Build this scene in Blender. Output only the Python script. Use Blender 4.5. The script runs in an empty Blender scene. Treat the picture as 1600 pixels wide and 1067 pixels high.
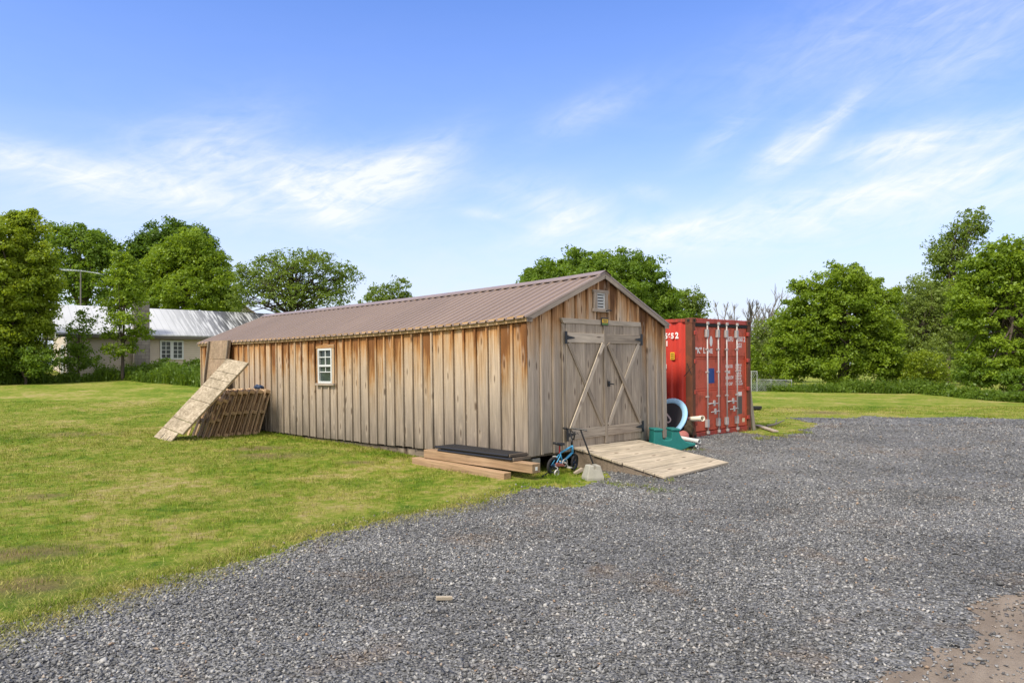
import bpy, bmesh, math, random
import numpy as np
from mathutils import Vector, Matrix, Euler
R = math.radians
C = bpy.context.scene.collection
SC = bpy.context.scene

# ------------------------------------------------------------------ camera
FPX, HOR, CAMZ = 1131.0, 569.0, 1.62      # focal length and horizon in a 1600 px wide frame
cam = bpy.data.cameras.new('camera'); camo = bpy.data.objects.new('camera', cam); C.objects.link(camo)
camo.location = (0, 0, CAMZ); camo.rotation_euler = (R(90), 0, 0)
cam.sensor_width = 36; cam.lens = 36 * FPX / 1600; cam.shift_y = (HOR - 533.5) / 1600
cam.clip_start = .05; cam.clip_end = 3000
SC.camera = camo

# ------------------------------------------------------------------ light
SUN_AZ, SUN_EL = R(221), R(50)      # azimuth clockwise from +Y: the sun stands behind and left of the camera
SUN_STR, SUN_ANG, SKY_STR, EXPOSURE = 2.8, 14.0, 0.125, 0.84
sd = bpy.data.lights.new('sun', 'SUN'); sd.energy = SUN_STR; sd.angle = R(SUN_ANG); sd.color = (1, .92, .77)
so = bpy.data.objects.new('sun', sd); C.objects.link(so)
to_sun = Vector((math.sin(SUN_AZ) * math.cos(SUN_EL), math.cos(SUN_AZ) * math.cos(SUN_EL), math.sin(SUN_EL)))
so.rotation_euler = (-to_sun).to_track_quat('-Z', 'Y').to_euler()
so.location = to_sun * 40
SC.view_settings.view_transform = 'Standard'; SC.view_settings.look = 'None'
SC.view_settings.exposure = EXPOSURE; SC.view_settings.gamma = 1; SC.view_settings.use_curve_mapping = False
SC.cycles.max_bounces = 8; SC.cycles.diffuse_bounces = 5; SC.cycles.glossy_bounces = 3
SC.cycles.transmission_bounces = 4; SC.cycles.transparent_max_bounces = 6
SC.cycles.caustics_reflective = False; SC.cycles.caustics_refractive = False


class NT:
    """small shader-graph writer"""
    def __init__(s, tree): s.t = tree
    def new(s, typ, **kw):
        n = s.t.nodes.new(typ)
        for k, v in kw.items(): setattr(n, k, v)
        return n
    def lk(s, a, sock):
        if isinstance(a, (int, float)): sock.default_value = a
        elif isinstance(a, (tuple, list)):
            sock.default_value = tuple(a) + ((1,) if len(a) == 3 and len(sock.default_value) == 4 else ())
        else: s.t.links.new(a, sock)
    def m(s, op, a, b=0.0, c=0.0, clamp=False):
        n = s.new('ShaderNodeMath', operation=op, use_clamp=clamp)
        s.lk(a, n.inputs[0]); s.lk(b, n.inputs[1]); s.lk(c, n.inputs[2]); return n.outputs[0]
    def vm(s, op, a, b=(0, 0, 0)):
        n = s.new('ShaderNodeVectorMath', operation=op); s.lk(a, n.inputs[0]); s.lk(b, n.inputs[1]); return n.outputs[0]
    def mix(s, f, a, b, mode='MIX'):
        n = s.new('ShaderNodeMix', data_type='RGBA', blend_type=mode)
        s.lk(f, n.inputs[0]); s.lk(a, n.inputs[6]); s.lk(b, n.inputs[7]); return n.outputs[2]
    def ramp(s, f, stops, interp='LINEAR'):
        n = s.new('ShaderNodeValToRGB'); e = n.color_ramp.elements; n.color_ramp.interpolation = interp
        while len(e) < len(stops): e.new(.5)
        for el, (p, c) in zip(e, stops):
            el.position = p; el.color = (c, c, c, 1) if isinstance(c, (int, float)) else tuple(c) + (1,)
        s.lk(f, n.inputs[0]); return n.outputs[0]
    def noise(s, vec, scale=1.0, detail=3.0, rough=.55, dist=0.0):
        n = s.new('ShaderNodeTexNoise'); s.lk(vec, n.inputs['Vector'])
        n.inputs['Scale'].default_value = scale; n.inputs['Detail'].default_value = detail
        n.inputs['Roughness'].default_value = rough; n.inputs['Distortion'].default_value = dist
        return n.outputs['Fac']
    def voro(s, vec, scale=1.0, feature='F1', out='Distance', rnd=1.0, dim='3D'):
        n = s.new('ShaderNodeTexVoronoi', feature=feature, voronoi_dimensions=dim); s.lk(vec, n.inputs['Vector'])
        n.inputs['Scale'].default_value = scale; n.inputs['Randomness'].default_value = rnd
        return n.outputs[out]
    def attr(s, name, out='Fac'):
        return s.new('ShaderNodeAttribute', attribute_name=name).outputs[out]
    def sep(s, v):
        n = s.new('ShaderNodeSeparateXYZ'); s.lk(v, n.inputs[0]); return n.outputs
    def comb(s, x, y, z):
        n = s.new('ShaderNodeCombineXYZ'); s.lk(x, n.inputs[0]); s.lk(y, n.inputs[1]); s.lk(z, n.inputs[2]); return n.outputs[0]
    def pos(s): return s.new('ShaderNodeNewGeometry').outputs['Position']
    def obj(s): return s.new('ShaderNodeTexCoord').outputs['Object']
    def bump(s, h, dist=.01, strength=1.0):
        n = s.new('ShaderNodeBump'); s.lk(h, n.inputs['Height']); n.inputs['Distance'].default_value = dist
        n.inputs['Strength'].default_value = strength; return n.outputs[0]


# ------------------------------------------------------------------ sky with thin cirrus
world = bpy.data.worlds.new('World'); SC.world = world; world.use_nodes = True
w = NT(world.node_tree)
bg = world.node_tree.nodes['Background']
sky = w.new('ShaderNodeTexSky', sky_type='NISHITA', sun_disc=False)
sky.sun_elevation = SUN_EL; sky.sun_rotation = SUN_AZ; sky.air_density = 1.0; sky.dust_density = .6; sky.ozone_density = 2.0
dirv = w.vm('NORMALIZE', w.new('ShaderNodeTexCoord').outputs['Generated'])
dx, dy, dz = w.sep(dirv)
az = w.m('ARCTAN2', dx, dy); el = w.m('ARCSINE', dz)


def cloud_blob(px, py, rx, ry, slope, amp):
    a0 = math.atan((px - 800) / FPX); e0 = math.atan((HOR - py) / FPX * math.cos(a0))
    ax, ey = rx / FPX, ry / FPX
    da = w.m('SUBTRACT', az, a0); de = w.m('SUBTRACT', el, e0)
    c, s = math.cos(slope), math.sin(slope)
    u = w.m('MULTIPLY', w.m('ADD', w.m('MULTIPLY', da, c), w.m('MULTIPLY', de, s)), 1 / ax)
    v = w.m('MULTIPLY', w.m('SUBTRACT', w.m('MULTIPLY', de, c), w.m('MULTIPLY', da, s)), 1 / ey)
    q = w.m('ADD', w.m('MULTIPLY', u, u), w.m('MULTIPLY', v, v))
    return w.m('MULTIPLY', w.m('EXPONENT', w.m('MULTIPLY', q, -1.0)), amp)


blobs = [(60, 262, 170, 26, -.16, .62), (230, 285, 150, 22, -.12, .6), (380, 262, 120, 36, -.12, .65), (560, 285, 120, 40, .1, 1.0),
         (520, 330, 60, 26, -.5, .7), (640, 262, 90, 30, .5, .6), (330, 220, 120, 40, .4, .3), (1225, 240, 55, 24, .6, .8),
         (1300, 190, 50, 12, .7, .7), (1400, 228, 75, 20, .1, .9), (1530, 215, 120, 22, .12, .5), (1130, 215, 60, 18, .6, .3),
         (860, 320, 90, 34, -.3, .55), (880, 350, 70, 18, .4, .6), (760, 335, 40, 8, -.1, .4), (1060, 360, 60, 12, .1, .4), (1480, 275, 140, 16, .14, .5), (1010, 300, 30, 12, -.2, .35), (1180, 330, 200, 24, .15, .45),
         (1400, 300, 200, 24, .16, .5), (1580, 300, 120, 30, .1, .5), (1100, 370, 230, 24, .02, .4), (920, 175, 80, 24, .3, .35),
         (1350, 45, 200, 55, .25, .28), (1540, 50, 150, 60, .4, .36), (1250, 355, 300, 40, .05, .25), (300, 320, 260, 30, .0, .3)]
tot = 0.0
for b in blobs: tot = w.m('ADD', tot, cloud_blob(*b))
pv = w.comb(w.m('MULTIPLY', az, 7.0), w.m('MULTIPLY', el, 22.0), 0.0)
warp = w.vm('ADD', pv, w.vm('MULTIPLY', w.vm('SUBTRACT', w.new('ShaderNodeTexNoise').outputs['Color'], (.5, .5, .5)), (0, 0, 0)))
n1 = w.noise(warp, 1.0, 8, .62, 1.6)
n2 = w.noise(w.comb(w.m('MULTIPLY', w.m('ADD', az, el), 14.0), w.m('MULTIPLY', w.m('SUBTRACT', el, w.m('MULTIPLY', az, .45)), 60.0), 3.0), 1.0, 6, .6, .9)
st = w.m('ADD', w.m('MULTIPLY', n1, .6), w.m('MULTIPLY', n2, .55))
st = w.ramp(st, [(.36, 0.0), (.78, 1.0)])
cl = w.m('MULTIPLY', tot, w.m('ADD', w.m('MULTIPLY', st, .95), .10))
hz = w.ramp(el, [(0.0, 1.0), (.09, .84), (.19, .46), (.30, .14), (.5, 0.0)])
veil = w.m('MULTIPLY', hz, w.m('ADD', .8, w.m('MULTIPLY', n1, .4)))
cl = w.m('MINIMUM', w.m('ADD', cl, 0.0), .86)
CLOUD = (4.6, 4.7, 4.8)
skyc = w.mix(1.0, sky.outputs[0], (.64, .80, 1.22), 'MULTIPLY')
skyc = w.mix(w.m('MINIMUM', veil, 1.0), skyc, (3.8, 4.1, 4.6))
skyc = w.mix(cl, skyc, CLOUD)
# unseen white cloud added overhead and behind the camera, neutralising the blue ambient light
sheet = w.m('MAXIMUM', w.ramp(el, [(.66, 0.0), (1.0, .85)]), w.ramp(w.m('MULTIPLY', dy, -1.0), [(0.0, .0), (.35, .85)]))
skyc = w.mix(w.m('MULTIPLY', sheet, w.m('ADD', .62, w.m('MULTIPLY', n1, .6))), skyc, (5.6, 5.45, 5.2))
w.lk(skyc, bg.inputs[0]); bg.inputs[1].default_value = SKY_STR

# ------------------------------------------------------------------ ground shape and picture-to-place helpers
def S(t):
    t = np.clip(t, 0, 1); return t * t * (3 - 2 * t)


def gz(X, Y):
    X = np.asarray(X, float); Y = np.asarray(Y, float)
    z = -.20 + .24 * S((Y - 11.3) / 4.8) * S((X - .5) / 3) + S((1 - X) / 5) * (.08 * S((Y - 10) / 6) + .85 * S((Y - 17) / 22) + .5 * S((Y - 38) / 6))
    z = z + .015 * np.sin(X * .9 + 1) * np.sin(Y * .7) + .02 * np.sin(X * .31 + 2) * np.sin(Y * .27 + 1)
    return z


def gp(px, py):
    """place on the ground seen at this point of the 1600 px wide photograph"""
    z = -.2
    for _ in range(30):
        Y = FPX * (CAMZ - z) / max(py - HOR, 3); X = (px - 800) / FPX * Y; z = z * .5 + .5 * float(gz(X, Y))
    return X, Y, float(gz(X, Y))


def at(px, py, Y): return Vector(((px - 800) / FPX * Y, Y, CAMZ + (HOR - py) * Y / FPX))


AX, AY, AZ = .265, 12.0, .092
SV = Vector((.7036, .7105, 0)).normalized(); SU = Vector((-.7105, .7036, 0)).normalized()
def sp(v, u, z=None):
    """shed-aligned place: v along the gable, u back along the long wall (from the near corner)"""
    x = AX + SV.x * v + SU.x * u; y = AY + SV.y * v + SU.y * u
    return Vector((x, y, float(gz(x, y)) if z is None else z))


# ------------------------------------------------------------------ mesh helpers
rng = random.Random(7)


class MB:
    """collects shapes into ONE mesh; 'gr' carries board-grain coordinates, 'wx' a weathering distance, 'rnd' a random per piece"""
    def __init__(s): s.v = []; s.f = []; s.gr = []; s.wx = []; s.rd = []; s.cut = []
    def _add(s, vs, fs, gr=None, wx=None, rd=None):
        o = len(s.v); s.cut.append((o, len(s.f))); s.v += [tuple(p) for p in vs]; s.f += [tuple(i + o for i in f) for f in fs]
        s.gr += [tuple(g) for g in (gr if gr is not None else vs)]
        s.wx += list(wx) if wx is not None else [0.0] * len(vs)
        s.rd += [rng.random() if rd is None else rd] * len(vs)
        return s
    def box(s, c, size, rot=None, wx=None):
        """centre, size, optional 3x3 rotation"""
        c = Vector(c); hx, hy, hz = [a / 2 for a in size]
        loc = [Vector((x, y, z)) for z in (-hz, hz) for x, y in ((-hx, -hy), (hx, -hy), (hx, hy), (-hx, hy))]
        order = sorted(range(3), key=lambda i: -size[i]); o1, o2 = rng.random() * 60, rng.random() * 60
        gr = [(p[order[0]] + o2, p[order[1]] + o1, p[order[2]]) for p in loc]
        vs = [c + (rot @ p if rot else p) for p in loc]
        fs = [(0, 3, 2, 1), (4, 5, 6, 7), (0, 1, 5, 4), (1, 2, 6, 5), (2, 3, 7, 6), (3, 0, 4, 7)]
        return s._add(vs, fs, gr, [wx(p) for p in vs] if wx else None)
    def b2(s, lo, hi, wx=None):
        return s.box([(a + b) / 2 for a, b in zip(lo, hi)], [b - a for a, b in zip(lo, hi)], None, wx)
    def beam(s, p0, p1, wd, ht, n=1, up=(0, 0, 1)):
        """rectangular bar from p0 to p1 in n pieces along its length"""
        p0, p1 = Vector(p0), Vector(p1); d = (p1 - p0); L = d.length; d.normalize(); up = Vector(up)
        side = d.cross(up).normalized(); up = side.cross(d).normalized()
        vs = []; gr = []; o1 = rng.random() * 60
        for i in range(n + 1):
            p = p0 + d * (L * i / n)
            for a, b in ((-1, -1), (1, -1), (1, 1), (-1, 1)):
                vs.append(p + side * (a * wd / 2) + up * (b * ht / 2)); gr.append((L * i / n + o1, a * wd / 2 + o1, b * ht / 2))
        fs = [(3, 2, 1, 0), (4 * n, 4 * n + 1, 4 * n + 2, 4 * n + 3)]
        for i in range(n):
            for k in range(4): fs.append((4 * i + k, 4 * i + (k + 1) % 4, 4 * i + 4 + (k + 1) % 4, 4 * i + 4 + k))
        return s._add(vs, fs, gr)
    def tube(s, pts, rad, n=8, caps=True):
        pts = [Vector(p) for p in pts]; m = len(pts)
        if not isinstance(rad, (list, tuple)): rad = [rad] * m
        vs = []; gr = []; fs = []; prev = None; o = rng.random() * 40; acc = 0
        for i, p in enumerate(pts):
            d = (pts[min(i + 1, m - 1)] - pts[max(i - 1, 0)])
            d = d.normalized() if d.length > 1e-9 else Vector((0, 0, 1))
            a = d.orthogonal().normalized() if prev is None else (prev - d * prev.dot(d)).normalized()
            prev = a; b = d.cross(a)
            if i: acc += (p - pts[i - 1]).length
            for k in range(n):
                t = 2 * math.pi * k / n; vs.append(p + (a * math.cos(t) + b * math.sin(t)) * rad[i]); gr.append((acc + o, t * rad[0], o))
        for i in range(m - 1):
            for k in range(n): fs.append((i * n + k, i * n + (k + 1) % n, (i + 1) * n + (k + 1) % n, (i + 1) * n + k))
        if caps: fs += [tuple(range(n))[::-1], tuple(range((m - 1) * n, m * n))]
        return s._add(vs, fs, gr)
    def ring(s, c, ax, r, rt, n=28, k=8, sq=1.0):
        """torus around axis ax; sq flattens it along the axis"""
        c, ax = Vector(c), Vector(ax).normalized(); a = ax.orthogonal().normalized(); b = ax.cross(a); vs = []; fs = []
        for i in range(n):
            t = 2 * math.pi * i / n; e = a * math.cos(t) + b * math.sin(t)
            for j in range(k):
                q = 2 * math.pi * j / k; vs.append(c + e * (r + rt * math.cos(q)) + ax * (rt * sq * math.sin(q)))
        for i in range(n):
            for j in range(k): fs.append((i * k + j, ((i + 1) % n) * k + j, ((i + 1) % n) * k + (j + 1) % k, i * k + (j + 1) % k))
        return s._add(vs, fs)
    def prism(s, poly, fr, dep):
        """2-D outline in the plane fr(a, b, c), pushed from c=0 to c=dep"""
        n = len(poly); vs = [fr(a, b, 0) for a, b in poly] + [fr(a, b, dep) for a, b in poly]
        fs = [tuple(range(n))[::-1], tuple(range(n, 2 * n))] + [(i, (i + 1) % n, n + (i + 1) % n, n + i) for i in range(n)]
        gr = [(a, b, 0) for a, b in poly] + [(a, b, dep) for a, b in poly]
        return s._add(vs, fs, gr)
    def each(s, name, mat, parent=None, **kw):
        """one object per added piece"""
        out = []
        for i, (v0, f0) in enumerate(s.cut):
            v1, f1 = s.cut[i + 1] if i + 1 < len(s.cut) else (len(s.v), len(s.f)); p = MB()
            p.v, p.gr, p.wx, p.rd = s.v[v0:v1], s.gr[v0:v1], s.wx[v0:v1], s.rd[v0:v1]
            p.f = [tuple(k - v0 for k in f) for f in s.f[f0:f1]]; out.append(p.build(name, mat, parent, **kw))
        return out
    def build(s, name, mat, parent=None, smooth=False, bevel=0.0, deform=None, bseg=1):
        vs = [tuple(deform(Vector(p))) for p in s.v] if deform else s.v
        me = bpy.data.meshes.new(name); me.from_pydata(vs, [], s.f)
        bm = bmesh.new(); bm.from_mesh(me); bmesh.ops.recalc_face_normals(bm, faces=bm.faces); bm.to_mesh(me); bm.free()
        me.attributes.new('gr', 'FLOAT_VECTOR', 'POINT').data.foreach_set('vector', np.array(s.gr, 'f').ravel())
        me.attributes.new('wx', 'FLOAT', 'POINT').data.foreach_set('value', np.array(s.wx, 'f'))
        me.attributes.new('rnd', 'FLOAT', 'POINT').data.foreach_set('value', np.array(s.rd, 'f'))
        if smooth: me.polygons.foreach_set('use_smooth', [True] * len(me.polygons))
        me.materials.append(mat)
        o = bpy.data.objects.new(name, me); C.objects.link(o)
        if parent: o.parent = parent
        if bevel:
            md = o.modifiers.new('bevel', 'BEVEL'); md.width = bevel; md.segments = bseg; md.limit_method = 'ANGLE'; md.angle_limit = R(40)
        return o


def fast_mesh(name, co, faces, mat, parent=None, rnd=None, tone=None):
    """numpy arrays to ONE mesh; faces is (n, k)"""
    me = bpy.data.meshes.new(name); nf, k = faces.shape
    me.vertices.add(len(co)); me.vertices.foreach_set('co', np.ascontiguousarray(co, 'f').ravel())
    me.loops.add(nf * k); me.loops.foreach_set('vertex_index', np.ascontiguousarray(faces, 'i').ravel())
    me.polygons.add(nf); me.polygons.foreach_set('loop_start', np.arange(0, nf * k, k, dtype='i'))
    me.update(calc_edges=True)
    for nm, a in (('rnd', rnd), ('tone', tone)):
        if a is not None: me.attributes.new(nm, 'FLOAT', 'POINT').data.foreach_set('value', np.ascontiguousarray(a, 'f'))
    me.materials.append(mat); o = bpy.data.objects.new(name, me); C.objects.link(o)
    if parent: o.parent = parent
    return o


def tag(o, label, cat, group=None):
    o['label'] = label; o['category'] = cat
    if group: o['group'] = group
    return o


def thing(name, label, cat, loc=(0, 0, 0), rot=None, group=None):
    o = bpy.data.objects.new(name, None); C.objects.link(o); o.empty_display_size = .2
    if rot is None: o.location = loc
    elif isinstance(rot, (int, float)): o.location = loc; o.rotation_euler = (0, 0, rot)
    else:
        M = rot.to_4x4(); M.translation = Vector(loc); o.matrix_world = M
    return tag(o, label, cat, group)


def kind(o, k): o['kind'] = k; return o


def axes(x, y, z=None):
    x = Vector(x).normalized(); y = Vector(y); y = (y - x * y.dot(x)).normalized(); z = x.cross(y)
    return Matrix((x, y, z)).transposed()


def copy_tree(o, parent=None):
    c = o.copy(); C.objects.link(c)
    if parent: c.parent = parent
    for ch in list(o.children): copy_tree(ch, c)
    return c


# ------------------------------------------------------------------ materials
def material(name):
    m = bpy.data.materials.new(name); m.use_nodes = True
    n = NT(m.node_tree); return m, n, m.node_tree.nodes['Principled BSDF']


def plain(name, col, rough=.6, metal=0.0, var=.12, scale=6.0, bump=0.0, spec=.4):
    """painted or moulded surface with slight wear and dirt"""
    m, n, b = material(name); v = n.obj()
    f = n.noise(v, scale, 5, .6); f2 = n.noise(v, scale * 9, 3, .6)
    k = n.m('ADD', 1 - var, n.m('MULTIPLY', n.m('ADD', n.m('MULTIPLY', f, .65), n.m('MULTIPLY', f2, .35)), 2 * var))
    n.lk(n.vm('MULTIPLY', col, n.comb(k, k, k)), b.inputs['Base Color'])
    b.inputs['Roughness'].default_value = rough; b.inputs['Metallic'].default_value = metal; b.inputs['Specular IOR Level'].default_value = spec
    n.lk(n.m('ADD', rough - .08, n.m('MULTIPLY', f2, .16)), b.inputs['Roughness'])
    if bump: n.lk(n.bump(f2, bump), b.inputs['Normal'])
    return m


def wood(name, cols, along=1.2, across=38.0, rough=.8, knots=.7, bump=.0015, var=.35, weather=None, wscale=1.0):
    """board wood: grain runs along the first 'gr' coordinate; weather = colours against distance below the eave"""
    m, n, b = material(name)
    g = n.attr('gr', 'Vector'); r = n.attr('rnd'); gx, gy, gz_ = n.sep(g)
    fine = n.noise(n.comb(n.m('MULTIPLY', gx, along * 2), n.m('MULTIPLY', gy, across * 3), n.m('MULTIPLY', gz_, across * 3)), 1.0, 4, .65)
    mid = n.noise(n.comb(n.m('MULTIPLY', gx, along), n.m('MULTIPLY', gy, across * .8), n.m('MULTIPLY', gz_, across * .8)), 1.0, 4, .6, .8)
    blot = n.noise(n.comb(n.m('MULTIPLY', gx, 1.1), n.m('MULTIPLY', gy, 3.5), gz_), 1.0, 4, .6)
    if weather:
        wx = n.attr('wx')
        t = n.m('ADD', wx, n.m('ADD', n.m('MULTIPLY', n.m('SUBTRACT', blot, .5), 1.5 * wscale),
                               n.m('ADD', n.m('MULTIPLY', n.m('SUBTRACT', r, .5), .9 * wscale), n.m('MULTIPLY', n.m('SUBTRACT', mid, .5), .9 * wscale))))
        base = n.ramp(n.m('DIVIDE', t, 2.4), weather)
    else:
        base = n.mix(n.ramp(blot, [(.3, 0.0), (.7, 1.0)]), cols[0], cols[1])
    k = n.m('ADD', n.m('ADD', n.m('MULTIPLY', fine, 1.0), n.m('MULTIPLY', mid, 1.5)), n.m('MULTIPLY', r, var))
    k = n.m('ADD', k, 1 - 1.25 - var / 2)
    col = n.vm('MULTIPLY', base, n.comb(k, k, k))
    # knots
    kv = n.voro(n.comb(n.m('MULTIPLY', gx, 1.15), n.m('MULTIPLY', gy, 4.6), 0.0), 1.0, dim='2D')
    kd = n.ramp(kv, [(.045, 1.0), (.10, 0.0)]); kl = n.ramp(kv, [(.07, 0.0), (.13, 1.0), (.26, 0.0)])
    ksel = n.m('GREATER_THAN', n.noise(n.comb(n.m('MULTIPLY', gx, .8), n.m('MULTIPLY', gy, 3), 2.0), 1.0, 1), .46)
    col = n.mix(n.m('MULTIPLY', n.m('MULTIPLY', kd, ksel), knots), col, (.07, .042, .025))
    col = n.mix(n.m('MULTIPLY', n.m('MULTIPLY', kl, ksel), knots * .4), col, (.55, .45, .34))
    # drying checks
    ch = n.ramp(n.noise(n.comb(n.m('MULTIPLY', gx, .9), n.m('MULTIPLY', gy, 95), gz_), 1.0, 2), [(.27, 1.0), (.36, 0.0)])
    col = n.mix(n.m('MULTIPLY', ch, .55), col, (.06, .045, .035))
    n.lk(col, b.inputs['Base Color']); b.inputs['Roughness'].default_value = rough; b.inputs['Specular IOR Level'].default_value = .22
    n.lk(n.bump(n.m('SUBTRACT', n.m('ADD', fine, mid), ch), bump), b.inputs['Normal'])
    return m


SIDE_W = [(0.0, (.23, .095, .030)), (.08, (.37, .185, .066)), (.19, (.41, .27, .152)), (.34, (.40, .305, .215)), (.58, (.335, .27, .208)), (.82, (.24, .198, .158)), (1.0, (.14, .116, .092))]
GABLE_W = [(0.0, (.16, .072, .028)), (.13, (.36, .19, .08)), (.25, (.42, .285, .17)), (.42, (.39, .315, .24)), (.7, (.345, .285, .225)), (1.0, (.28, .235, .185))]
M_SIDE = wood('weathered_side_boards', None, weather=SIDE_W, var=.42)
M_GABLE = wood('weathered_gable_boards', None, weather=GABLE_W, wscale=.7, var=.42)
M_GREY = wood('grey_trim_wood', [(.29, .235, .185), (.37, .305, .24)], var=.3)
M_DOOR = wood('grey_door_wood', [(.29, .235, .18), (.38, .315, .24)], var=.35)
M_BRACE = wood('pale_brace_wood', [(.38, .32, .25), (.47, .40, .315)], var=.3)
M_EAVE = wood('eave_wood', [(.30, .185, .085), (.42, .28, .15)], var=.3)
M_RAMP = wood('ramp_planks', [(.345, .29, .215), (.43, .365, .28)], var=.25, knots=.9, across=30)
M_BEAM = wood('new_red_timber', [(.29, .185, .105), (.38, .255, .155)], var=.2, knots=.4)
M_PALLET = wood('pallet_wood', [(.38, .25, .14), (.56, .39, .235)], var=.7)
M_SKID = wood('skid_wood', [(.13, .10, .075), (.2, .16, .12)], var=.3)
M_DARK = plain('dark_gap', (.02, .018, .016), .9)
M_BLACK = plain('black_paint', (.018, .018, .02), .45)
M_WHITE = plain('white_vinyl', (.57, .58, .57), .4, var=.06)
M_SILVER = plain('galvanised_steel', (.46, .44, .42), .55, .3, var=.3)


def glass(name, col=(.02, .026, .024)):
    m, n, b = material(name)
    f = n.noise(n.pos(), 2.2, 3)
    n.lk(n.mix(n.ramp(f, [(.4, 0.0), (.65, 1.0)]), col, (col[0] * 2.4, col[1] * 2.6, col[2] * 2.4)), b.inputs['Base Color'])
    b.inputs['Roughness'].default_value = .07; b.inputs['Specular IOR Level'].default_value = .3
    return m


M_GLASS = glass('window_glass')


def osb(name, a, b_, dirt=.5):
    m, n, b = material(name); g = n.attr('gr', 'Vector')
    gx, gy, gz_ = n.sep(g)
    v = n.voro(n.comb(n.m('MULTIPLY', gx, 11), n.m('MULTIPLY', gy, 30), 0.0), 1.0, out='Color')
    v2 = n.voro(n.comb(n.m('MULTIPLY', gx, 26), n.m('MULTIPLY', gy, 14), 3.0), 1.0, out='Color')
    f = n.m('ADD', n.m('MULTIPLY', n.sep(v)[0], .6), n.m('MULTIPLY', n.sep(v2)[1], .4))
    col = n.mix(f, a, b_)
    d = n.ramp(n.noise(n.comb(n.m('MULTIPLY', gx, 1.7), n.m('MULTIPLY', gy, 2.6), 1.0), 1.0, 6, .65), [(.42, 0.0), (.68, 1.0)])
    col = n.mix(n.m('MULTIPLY', d, dirt), col, (.15, .12, .075))
    n.lk(col, b.inputs['Base Color']); b.inputs['Roughness'].default_value = .85; b.inputs['Specular IOR Level'].default_value = .2
    n.lk(n.bump(f, .003), b.inputs['Normal']); return m


M_OSB = osb('pale_sheathing', (.22, .175, .115), (.50, .42, .31), .65)
M_OSB2 = osb('brown_sheathing', (.21, .145, .095), (.40, .29, .20), .45)


def roof_metal():
    m, n, b = material('brown_roof_metal'); v = n.obj(); x, y, z = n.sep(v)
    f = n.noise(n.comb(n.m('MULTIPLY', x, .7), n.m('MULTIPLY', y, 5), z), 1.0, 4); f2 = n.noise(v, 2.0, 4)
    sheet = n.new('ShaderNodeTexWhiteNoise', noise_dimensions='1D'); n.lk(n.m('FLOOR', n.m('MULTIPLY', y, 1.0936)), sheet.inputs['W'])
    k = n.m('ADD', .80, n.m('ADD', n.m('MULTIPLY', f, .26), n.m('ADD', n.m('MULTIPLY', f2, .12), n.m('MULTIPLY', sheet.outputs[0], .10))))
    n.lk(n.vm('MULTIPLY', (.220, .162, .132), n.comb(k, k, k)), b.inputs['Base Color'])
    n.lk(n.m('ADD', .30, n.m('MULTIPLY', f, .2)), b.inputs['Roughness']); b.inputs['Specular IOR Level'].default_value = .75
    return m


M_ROOF = roof_metal()


def rusty(name, col, rustcol=(.16, .065, .03), amount=.5, scale=3.0, rough=.5):
    m, n, b = material(name); v = n.obj(); x, y, z = n.sep(v)
    f = n.noise(v, scale, 7, .68); st = n.noise(n.comb(n.m('MULTIPLY', x, 14), n.m('MULTIPLY', y, 14), n.m('MULTIPLY', z, 1.2)), 1.0, 5, .6)
    k = n.m('ADD', .70, n.m('ADD', n.m('MULTIPLY', st, .36), n.m('MULTIPLY', n.noise(v, 1.1, 4), .24)))
    c0 = n.vm('MULTIPLY', col, n.comb(k, k, k))
    msk = n.ramp(n.m('ADD', n.m('MULTIPLY', f, .7), n.m('MULTIPLY', st, .3)), [(.62 - amount * .3, 0.0), (.72 - amount * .24, 1.0)])
    n.lk(n.mix(n.m('MULTIPLY', msk, .85), c0, rustcol), b.inputs['Base Color'])
    n.lk(n.m('ADD', rough, n.m('MULTIPLY', msk, .35)), b.inputs['Roughness']); b.inputs['Specular IOR Level'].default_value = .35
    n.lk(n.bump(n.m('ADD', f, msk), .002), b.inputs['Normal']); return m


M_CSIDE = rusty('red_container_side', (.55, .052, .034), (.24, .04, .026), .22)
M_CDOOR = rusty('faded_red_container_door', (.56, .10, .05), (.22, .066, .036), .36)
M_CFRAME = rusty('red_container_frame', (.38, .052, .032), (.12, .04, .025), .45)
M_CPOST = rusty('rusted_corner_post', (.24, .068, .030), (.10, .045, .025), .95)
M_LETTER = plain('white_lettering', (.80, .78, .74), .6, var=.18, scale=20)
M_CREAMP = plain('cream_pvc', (.80, .75, .62), .4)
M_TEAL = plain('teal_plastic', (.012, .15, .14), .5, var=.38, scale=6)
M_CONC = plain('weathered_concrete', (.33, .315, .265), .9, var=.35, scale=9, bump=.006)
M_BLUEFR = plain('sky_blue_paint', (.07, .33, .56), .35)
M_NAVY = plain('navy_blue', (.016, .04, .10), .5)
M_RED = plain('red_plastic', (.45, .03, .025), .4)
M_RUBBER = plain('black_rubber', (.022, .021, .022), .8, var=.3, scale=8, bump=.003)
M_PAD = plain('pale_blue_vinyl', (.34, .60, .80), .45, var=.14, scale=7, bump=.004)
M_MAT = plain('black_woven_mat', (.028, .026, .03), .85)
M_YEL = plain('yellow_panel', (.72, .44, .03), .5)
M_GREEN = plain('green_panel', (.12, .22, .04), .5)
M_BROWN = plain('dark_brown_cloth', (.055, .038, .02), .9, var=.4, scale=9, bump=.01)
M_PINK = plain('dull_red_plastic', (.36, .12, .10), .5)


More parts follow.
